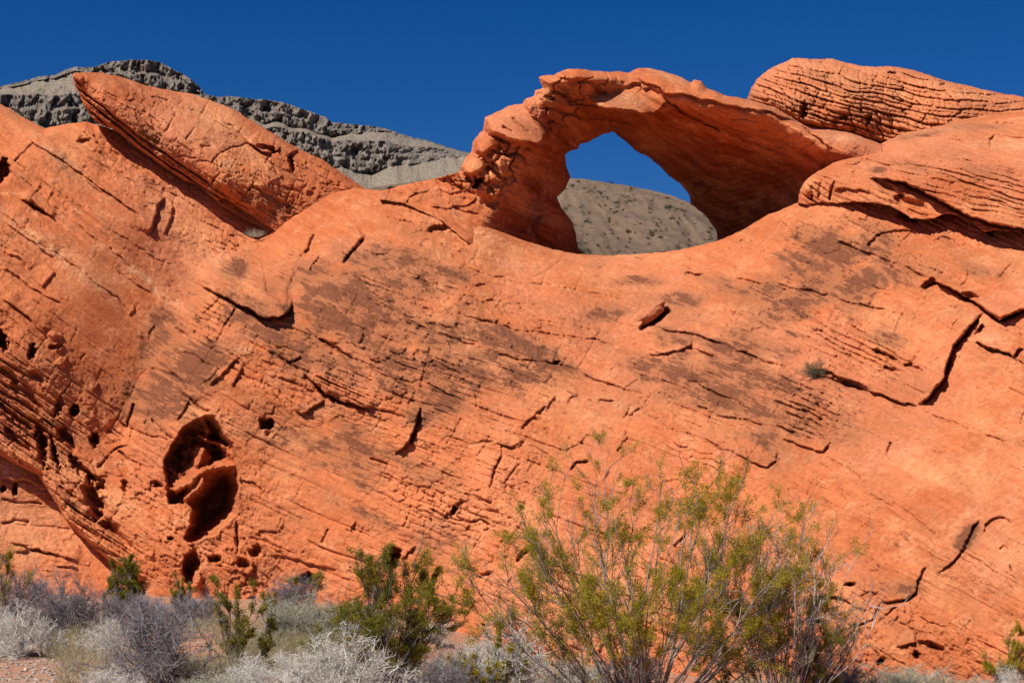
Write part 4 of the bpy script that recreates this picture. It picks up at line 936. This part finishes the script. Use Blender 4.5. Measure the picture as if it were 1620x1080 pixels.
def sample(R, pts, n, lo=.3, hi=1.0):
    """n points on random stems -> position, direction"""
    m, k, _ = pts.shape; i = R.randint(0, m, n); t = R.uniform(lo, hi, n) * (k - 1.001); j = t.astype(int); f = (t - j)[:, None]
    return pts[i, j] * (1 - f) + pts[i, j + 1] * f, pts[i, j + 1] - pts[i, j]

def leaves_mesh(R, c, size, mat, name='foliage', aspect=.5):
    n = len(c); u = R.randn(n, 3); u[:, 2] = np.abs(u[:, 2]) * .8 + .2; u /= np.linalg.norm(u, axis=1, keepdims=True)
    w = np.cross(u, R.randn(n, 3)); w /= np.linalg.norm(w, axis=1, keepdims=True)
    s = (size * R.uniform(.6, 1.3, n))[:, None]
    V = np.stack([c, c + u * s * .5 + w * s * aspect * .5, c + u * s, c + u * s * .5 - w * s * aspect * .5], 1).reshape(-1, 3)
    return mesh_np(name, V, np.arange(n * 4).reshape(n, 4), mat, smooth=False)

def creosote(seed, h, w, stems, dens=1.0, lean=(0, 0), leafmat=M_LEAF, stemmat=M_STEM, lo=.45, leaf=.012, wig=.16, depth=.8):
    """open vase-shaped bush: basal stems, branches, twigs and sprays of tiny leaves"""
    R = np.random.RandomState(seed)
    a = R.uniform(0, 2 * np.pi, stems); rad = np.sqrt(R.uniform(0, 1, stems))
    tip = np.stack([np.cos(a) * rad * w * .5 + lean[0], np.sin(a) * rad * w * .5 * depth, h * (1 - .55 * rad ** 2) * R.uniform(.72, 1.0, stems)], 1)
    p0 = np.stack([np.cos(a) * .05 * w * rad, np.sin(a) * .05 * w * rad, np.zeros(stems) - .02], 1)
    L0 = np.linalg.norm(tip - p0, axis=1) * .98
    k = 12; d0 = tip - p0; d0[:, 2] *= .8
    s1 = grow(R, p0, d0, L0, k, wig, .015)
    # pull the walk onto its tip
    s1 += (np.linspace(0, 1, k) ** 1.3)[None, :, None] * (tip - s1[:, -1])[:, None]
    T = Tubes(5); T.add(s1, .0062 * h ** .6 * R.uniform(.6, 1.2, stems), .0022)
    n2 = int(stems * 9); p, d = sample(R, s1, n2, .25, .97); dd = d / np.linalg.norm(d, axis=1, keepdims=True) + R.randn(n2, 3) * .42; dd[:, 2] += .25
    s2 = grow(R, p, dd, h * R.uniform(.10, .26, n2), 7, .18, .05); T3 = Tubes(3); T3.add(s2, .0042 * R.uniform(.6, 1.2, n2), .0018)
    n3 = int(n2 * 5); own3 = R.randint(0, n2, n3); t3 = R.uniform(.35, 1, n3) * 5.99; j3 = t3.astype(int); f3 = (t3 - j3)[:, None]
    p = s2[own3, j3] * (1 - f3) + s2[own3, j3 + 1] * f3; d = s2[own3, j3 + 1] - s2[own3, j3]; dd = d / np.linalg.norm(d, axis=1, keepdims=True) + R.randn(n3, 3) * .5; dd[:, 2] += .2
    s3 = grow(R, p, dd, h * R.uniform(.03, .09, n3), 5, .25, .05); T3.add(s3, .0020, .0012)
    n4 = int(n3 * 44 * dens); src = s3
    # foliage gathers in clumps at the ends, some twigs stay bare
    leafy = R.uniform(0, 1, n2) < .62; pass
    sel = s3[leafy[own3] & (s3[:, -1, 2] > h * lo * R.uniform(.3, 1.3, n3))]
    if len(sel) < 4: sel = s3
    p, d = sample(R, sel, n4, .15, 1); p = p + R.randn(n4, 3) * .012 * (h ** .5)
    V = [np.concatenate(T.V)] ; T3.V = [q for q in T3.V]
    Vt = np.concatenate(T.V + T3.V); Qt = np.concatenate(T.Q + [q + T.n for q in T3.Q])
    return mesh_np('branches', Vt, Qt, stemmat), leaves_mesh(R, p, leaf, leafmat)

def twig_shrub(seed, mat, n=1500, curl=.2, fine=1.0, name='dry_shrub'):
    """unit shrub (height 1, width 1): a dome of fine dead twigs"""
    R = np.random.RandomState(seed); T = Tubes(3); T5 = Tubes(4)
    m = 26; a = R.uniform(0, 2 * np.pi, m); el = R.uniform(.15, 1.5, m)
    d0 = np.stack([np.cos(a) * np.cos(el), np.sin(a) * np.cos(el), np.sin(el)], 1)
    s1 = grow(R, np.zeros((m, 3)) + R.randn(m, 3) * [.03, .03, 0], d0, R.uniform(.42, .62, m) * (1 + .25 * np.sin(el)), 8, .2, .02); T.add(s1, .009, .004)
    n2 = m * 9; p, d = sample(R, s1, n2, .15, 1); dd = d / np.linalg.norm(d, axis=1, keepdims=True) + R.randn(n2, 3) * .55; dd[:, 2] += .15
    s2 = grow(R, p, dd, R.uniform(.14, .32, n2), 6, .25, .03); T.add(s2, .0042, .0022)
    p, d = sample(R, s2, n, .1, 1); dd = d / np.linalg.norm(d, axis=1, keepdims=True) + R.randn(n, 3) * .7; dd[:, 2] += .25
    s3 = grow(R, p, dd, R.uniform(.07, .19, n) * fine, 5, curl, .02); T.add(s3, .0024, .0014)
    n4 = n * 3; p, d = sample(R, s3, n4, .1, 1); dd = d / np.linalg.norm(d, axis=1, keepdims=True) + R.randn(n4, 3) * .8; dd[:, 2] += .2
    s4 = grow(R, p, dd, R.uniform(.025, .075, n4) * fine, 3, curl, 0); T.add(s4, .0018, .0011)
    return T.mesh(name, mat)

def grass_tuft(seed, mat, n=500, name='grass_tuft', spread=.5):
    R = np.random.RandomState(seed); T = Tubes(3)
    a = R.uniform(0, 2 * np.pi, n); r = R.uniform(0, 1, n) ** .6
    p0 = np.stack([np.cos(a) * r * .18, np.sin(a) * r * .18, a * 0], 1)
    d0 = np.stack([np.cos(a) * r * spread * 1.3, np.sin(a) * r * spread * 1.3, np.ones(n)], 1) + R.randn(n, 3) * .12
    s = grow(R, p0, d0, R.uniform(.45, 1.0, n), 6, .10, -.05 * spread); T.add(s, .006, .0018)
    return T.mesh(name, mat)

def bush(name, px_, py_, w_px, h_px, label, seed, cat='bush', **kw):
    loc = on_ground(px_, py_); s = loc.y / F
    e = bpy.data.objects.new(name, None); COL.objects.link(e); e.location = loc
    tag(e, label, cat)
    st, lf = creosote(seed, h_px * s, w_px * s, **kw)
    obj('branches', st, e); obj('foliage', lf, e)
    return e

big = bush('creosote_bush', 1015, 1128, 700, 425, 'tallest creosote bush, wide and open with yellow-green sprays, in front of the cliff', 11, stems=54, dens=1.8, lo=.28, leaf=.0135, depth=.55)
bush('creosote_bush', 1235, 1124, 330, 345, 'open creosote with long pale nearly bare stems, right of the tallest bush', 31, stems=22, dens=.3, lo=.5, stemmat=M_STEMP, depth=.5)
bush('creosote_bush', 1235, 1118, 270, 235, 'dense dark green creosote bush filling the lower right flank of the tallest one', 12, stems=24, dens=1.4, lo=.1, leafmat=M_LEAF2)
bush('creosote_bush', 600, 1108, 230, 255, 'round dark green creosote bush with black stems, between two white-gray dry shrubs', 13, stems=30, dens=1.5, lo=.25, leafmat=M_LEAF2, stemmat=M_STEMD, leaf=.012)
bush('creosote_bush', 378, 1068, 120, 165, 'slender sparse creosote bush with one dark main stem, right of the purple-gray shrub', 14, stems=9, dens=1.0, lo=.3, leafmat=M_LEAF2, stemmat=M_STEMD)
bush('creosote_bush', 190, 992, 130, 118, 'bright green creosote bush just under the jagged undercut edge of the cliff', 15, stems=16, dens=1.9, lo=.1, leafmat=M_LEAF2)
bush('creosote_bush', 2, 1010, 90, 185, 'thin straggly creosote with a few green sprigs, leftmost against the pale rock ledge', 16, stems=7, dens=.6, lo=.6)
bush('creosote_bush', 1625, 1105, 140, 145, 'green creosote bush cut off by the right edge of the photo', 17, stems=12, dens=1.1, lo=.2)
bush('creosote_bush', 782, 1112, 135, 115, 'low pale green creosote growing out of the white-gray shrub left of the tallest bush', 18, stems=11, dens=1.0, lo=.1, wig=.2)
bush('creosote_bush', 284, 975, 70, 70, 'small brownish green creosote at the cliff foot under the oval cave', 19, stems=8, dens=1.0, lo=.1, leafmat=M_LEAF2)
bush('creosote_bush', 482, 962, 80, 80, 'tiny sparse creosote at the cliff foot, behind the pale gray-green shrub', 20, stems=6, dens=.6, lo=.4)
bush('creosote_bush', 420, 985, 50, 60, 'small creosote sprigs between the slender bush and the pale shrub', 21, stems=5, dens=.8, lo=.3)

variants = {}
def shrub(name, matname, mat, px_, py_, w_px, h_px, label, group=None, cat='shrub', seed=None):
    loc = on_ground(px_, py_); s = loc.y / F
    key = (matname, (seed or 0) % 3)
    if key not in variants: variants[key] = twig_shrub(500 + len(variants) * 7, mat, 1700 if matname != 'purple' else 1500, .25)
    o = obj(name, variants[key], loc=loc); o.scale = (w_px * s, w_px * s * .9, h_px * s * 1.22); o.rotation_euler = (0, 0, (px_ * 1.7) % 6.28)
    tag(o, label, cat, group); return o
P_, W_, Q_ = ('purple', M_PURP), ('white', M_WHITE), ('pale', M_PALE)
for i, (mt, x, y, w, h, lb) in enumerate([
    (P_, 262, 1082, 215, 150, 'largest purple-gray twiggy shrub, in the open beside the gravel patch'),
    (P_, 100, 1012, 135, 115, 'upright purple-gray shrub with a dark stem behind the white shrub'),
    (P_, 35, 972, 120, 76, 'low gray shrub at the foot of the pale rock ledge'),
    (P_, 165, 1000, 90, 62, 'small purple-gray shrub in front of the bright green creosote'),
    (W_, 28, 1034, 125, 86, 'white-gray shrub at the back edge of the gravel patch'),
    (W_, 176, 1040, 90, 70, 'small white-gray shrub between the two purple-gray shrubs'),
    (W_, 175, 1116, 120, 62, 'pale wispy shrub at the bottom edge in front of the gravel'),
    (W_, 545, 1115, 185, 128, 'wide white-gray shrub left of the round creosote with black stems'),
    (Q_, 445, 1020, 120, 86, 'pale gray-green shrub right of the slender creosote'),
    (Q_, 500, 1010, 110, 72, 'gray-green shrub behind the wide white-gray shrub'),
    (P_, 462, 962, 90, 62, 'thin purple-gray shrub against the foot of the cliff'),
    (P_, 320, 985, 90, 50, 'small dark shrub between the cave and the slender creosote'),
    (W_, 806, 1105, 200, 116, 'white-gray shrub behind the low pale green creosote'),
    (P_, 715, 1098, 120, 80, 'gray-brown shrub right of the round creosote with black stems'),
    (W_, 905, 1108, 130, 80, 'gray shrub under the left side of the tallest creosote'),
    (P_, 1000, 1112, 150, 90, 'dark gray shrub under the middle of the tallest creosote'),
    (P_, 1335, 1108, 130, 80, 'dark shrub at the right foot of the dense green creosote'),
    (Q_, 1435, 1104, 170, 60, 'low pale straw-coloured shrub at the foot of the smooth rock'),
    (W_, 1600, 1112, 100, 66, 'white-gray shrub beside the creosote at the right edge'),
    (Q_, 1530, 1112, 110, 50, 'low pale shrub near the lower right corner'),
    (Q_, 330, 1108, 120, 50, 'low straw-coloured shrub in front of the slender creosote'),
    (W_, 690, 1015, 80, 40, 'tiny gray shrub close to the cliff, right of the round creosote'),
    (W_, 395, 1098, 110, 70, 'silvery shrub below the slender creosote'),
    (W_, 465, 1085, 100, 60, 'silvery shrub left of the wide white-gray shrub'),
    (P_, 230, 1000, 90, 66, 'purple-gray brush close to the cliff right of the bright green creosote'),
    (Q_, 560, 1010, 110, 70, 'pale gray-green brush at the cliff foot behind the round creosote'),
    (W_, 650, 1105, 100, 70, 'silvery shrub at the right foot of the round creosote with black stems'),
    (W_, 745, 1070, 90, 56, 'silvery shrub between the gray-brown shrub and the cliff'),
    ]):
    shrub('dry_shrub', mt[0], mt[1], x, y, w, h, lb, None, seed=i)

# grass between the shrubs (one mass)
R = np.random.RandomState(44); T = Tubes(3)
cl = []
for x, y, rx, ry, n in [(120,1020,60,22,40),(330,1070,90,18,50),(440,1040,90,22,60),(220,1060,120,20,30),(520,1050,60,18,20),(680,1060,60,14,24),(860,1080,90,14,26),(1430,1085,100,14,40),(1560,1085,80,12,24),(60,1010,60,10,16),(380,1000,120,18,40),(560,990,120,14,26),(260,985,100,12,18),(1250,1088,100,10,20)]:
    for _ in range(n): cl.append((x + R.uniform(-rx, rx), y + R.uniform(-ry, ry)))
for x, y in cl:
    loc = on_ground(x, min(max(y, 955), 1150)); n = 34; a = R.uniform(0, 6.28, n); r = R.uniform(0, 1, n) ** .6; hh = R.uniform(.16, .34)
    p0 = np.array(loc)[None] + np.stack([np.cos(a) * r * .05, np.sin(a) * r * .05, a * 0 - .01], 1)
    d0 = np.stack([np.cos(a) * r * .7, np.sin(a) * r * .7, np.ones(n)], 1) + R.randn(n, 3) * .15
    T.add(grow(R, p0, d0, hh * R.uniform(.5, 1, n), 5, .12, -.06), .0022, .0008)
o = obj('grass', T.mesh('grass', M_STRAW)); tag(o, 'dry straw-coloured grass growing between the shrubs', 'grass', kind='stuff')

# gravel
import bmesh
def ico(sub):
    bm = bmesh.new(); bmesh.ops.create_icosphere(bm, subdivisions=sub, radius=1); v = np.array([q.co[:] for q in bm.verts]); f = np.array([[q.index for q in p.verts] for p in bm.faces]); bm.free(); return v, f
iv, iff = ico(1)
n = 5200; R = np.random.RandomState(5); gp = []
while len(gp) < n:
    x = R.uniform(-40, 1660) if len(gp) > 3300 else R.uniform(-40, 190); y = R.uniform(1000, 1110)
    gp.append(np.array(on_ground(x, y)))
gp = np.array(gp); sz = R.uniform(0, 1, n) ** 3 * .022 + .005
A = R.randn(n, 1, 3) * .25 + 1; V_ = (iv[None] * (1 + .25 * R.randn(n, len(iv), 1)) * sz[:, None, None] * A * np.array([1, 1, .6])) + gp[:, None]
tr_ = (iff[None] + (np.arange(n) * len(iv))[:, None, None]).reshape(-1, 3)
M_PEB = plain('gravel_stones', [(.20, .13, .10), (.48, .40, .34), (.32, .19, .13)], 12)
o = obj('gravel', mesh_np('gravel', V_.reshape(-1, 3), None, M_PEB, tris=tr_, smooth=False)); tag(o, 'loose gravel and small stones on the sandy ground', 'gravel', kind='stuff')

# plants rooted on the rock
def rock_pos(px_, py_, off=0.0): return Vector(at(px_, py_, float(mainY(np.array([px_]), np.array([py_]))[0]) + off))
p = rock_pos(1288, 598, -.05); o = obj('desert_shrub', twig_shrub(801, M_TUFT, 900, .25, name='desert_shrub'), loc=p); o.scale = (.32, .26, .30)
tag(o, 'small round gray-green shrub rooted in a rock crevice high on the right of the cliff', 'shrub')
p = rock_pos(404, 375, -.1); o = obj('grass_tuft', grass_tuft(802, M_PALE, 160), loc=p); o.scale = (.34, .2, .15)
tag(o, 'pale dry grass tuft in the notch at the lower tip of the leaning slab', 'grass tuft')
p = rock_pos(978, 503, -.05); o = obj('grass_tuft', grass_tuft(803, M_LEAF2, 40), loc=p); o.scale = (.10, .06, .07)
tag(o, 'tiny green sprig left of the boulder in the hollow', 'grass tuft')

# boulder lodged in the hollow
bv_, bf_ = ico(4)
sh = np.array([.30, .16, .105]); nn = 1 + .16 * fbm(bv_[:, 0] * 1.6 + 5, bv_[:, 2] * 2.2 + bv_[:, 1], 3, 400)[:, None] + .03 * fbm(bv_[:, 0] * 7, bv_[:, 2] * 8 + bv_[:, 1] * 5, 2, 401)[:, None]
me = mesh_np('boulder', bv_ * nn * sh, None, M_SAND, tris=bf_, attrs={'mask': np.tile([.1, .1, .45, 0], (len(bv_), 1)), 'bed': bv_[:, [0, 2]] * .3})
o = obj('boulder', me, loc=rock_pos(1024, 499, -.02)); o.rotation_euler = (0, math.radians(-33), math.radians(8))
tag(o, 'small elongated orange boulder lodged over a dark hollow in the middle of the cliff', 'boulder')

# shrubs dotting the gray slope
sv = [twig_shrub(900 + i, M_TUFTD, 420, .3, name='desert_shrub') for i in range(3)]
R = np.random.RandomState(8); cnt = 0
while cnt < 290:
    t = R.uniform(0, 1) ** 1.2 * .75; x = R.uniform(885, 1150)
    yy_, dd_ = hill_pt(np.array([x]), np.array([t]))
    if yy_[0] > 408: continue
    if R.uniform() > ss(-.25, .35, fbm(np.array([x / 30]), yy_ / 22, 3, 350))[0]: continue
    p = at(x, float(yy_[0]), float(dd_[0])); s = R.uniform(.25, .85) * (1.5 if R.uniform() < .06 else 1)
    o = obj('desert_shrub', sv[cnt % 3], loc=p + np.array([0, -.1, -.1])); o.scale = (s, s, s * .75); o.rotation_euler = (0, 0, R.uniform(0, 6))
    tag(o, 'small dark shrub dotting the gray slope seen through the arch', 'shrub', 'shrubs on the gray slope behind the arch'); cnt += 1

# fallen dry branches
R = np.random.RandomState(91); T = Tubes(4); p0 = np.array([[0, 0, .03]]); s1 = grow(R, p0, np.array([[1., .3, .12]]), [1.0], 9, .16); T.add(s1, .012, .005)
p_, d_ = sample(R, s1, 14, .2, 1); s2 = grow(R, p_, d_ * 8 + R.randn(14, 3) * .5 + [0, 0, .25], R.uniform(.15, .4, 14), 5, .2); T.add(s2, .005, .002)
o = obj('fallen_branch', T.mesh('fallen_branch', M_STEMD), loc=on_ground(428, 1052)); o.rotation_euler = (0, 0, -.35)
tag(o, 'dead brown fallen branch lying on the dry grass left of the wide white-gray shrub', 'branch')
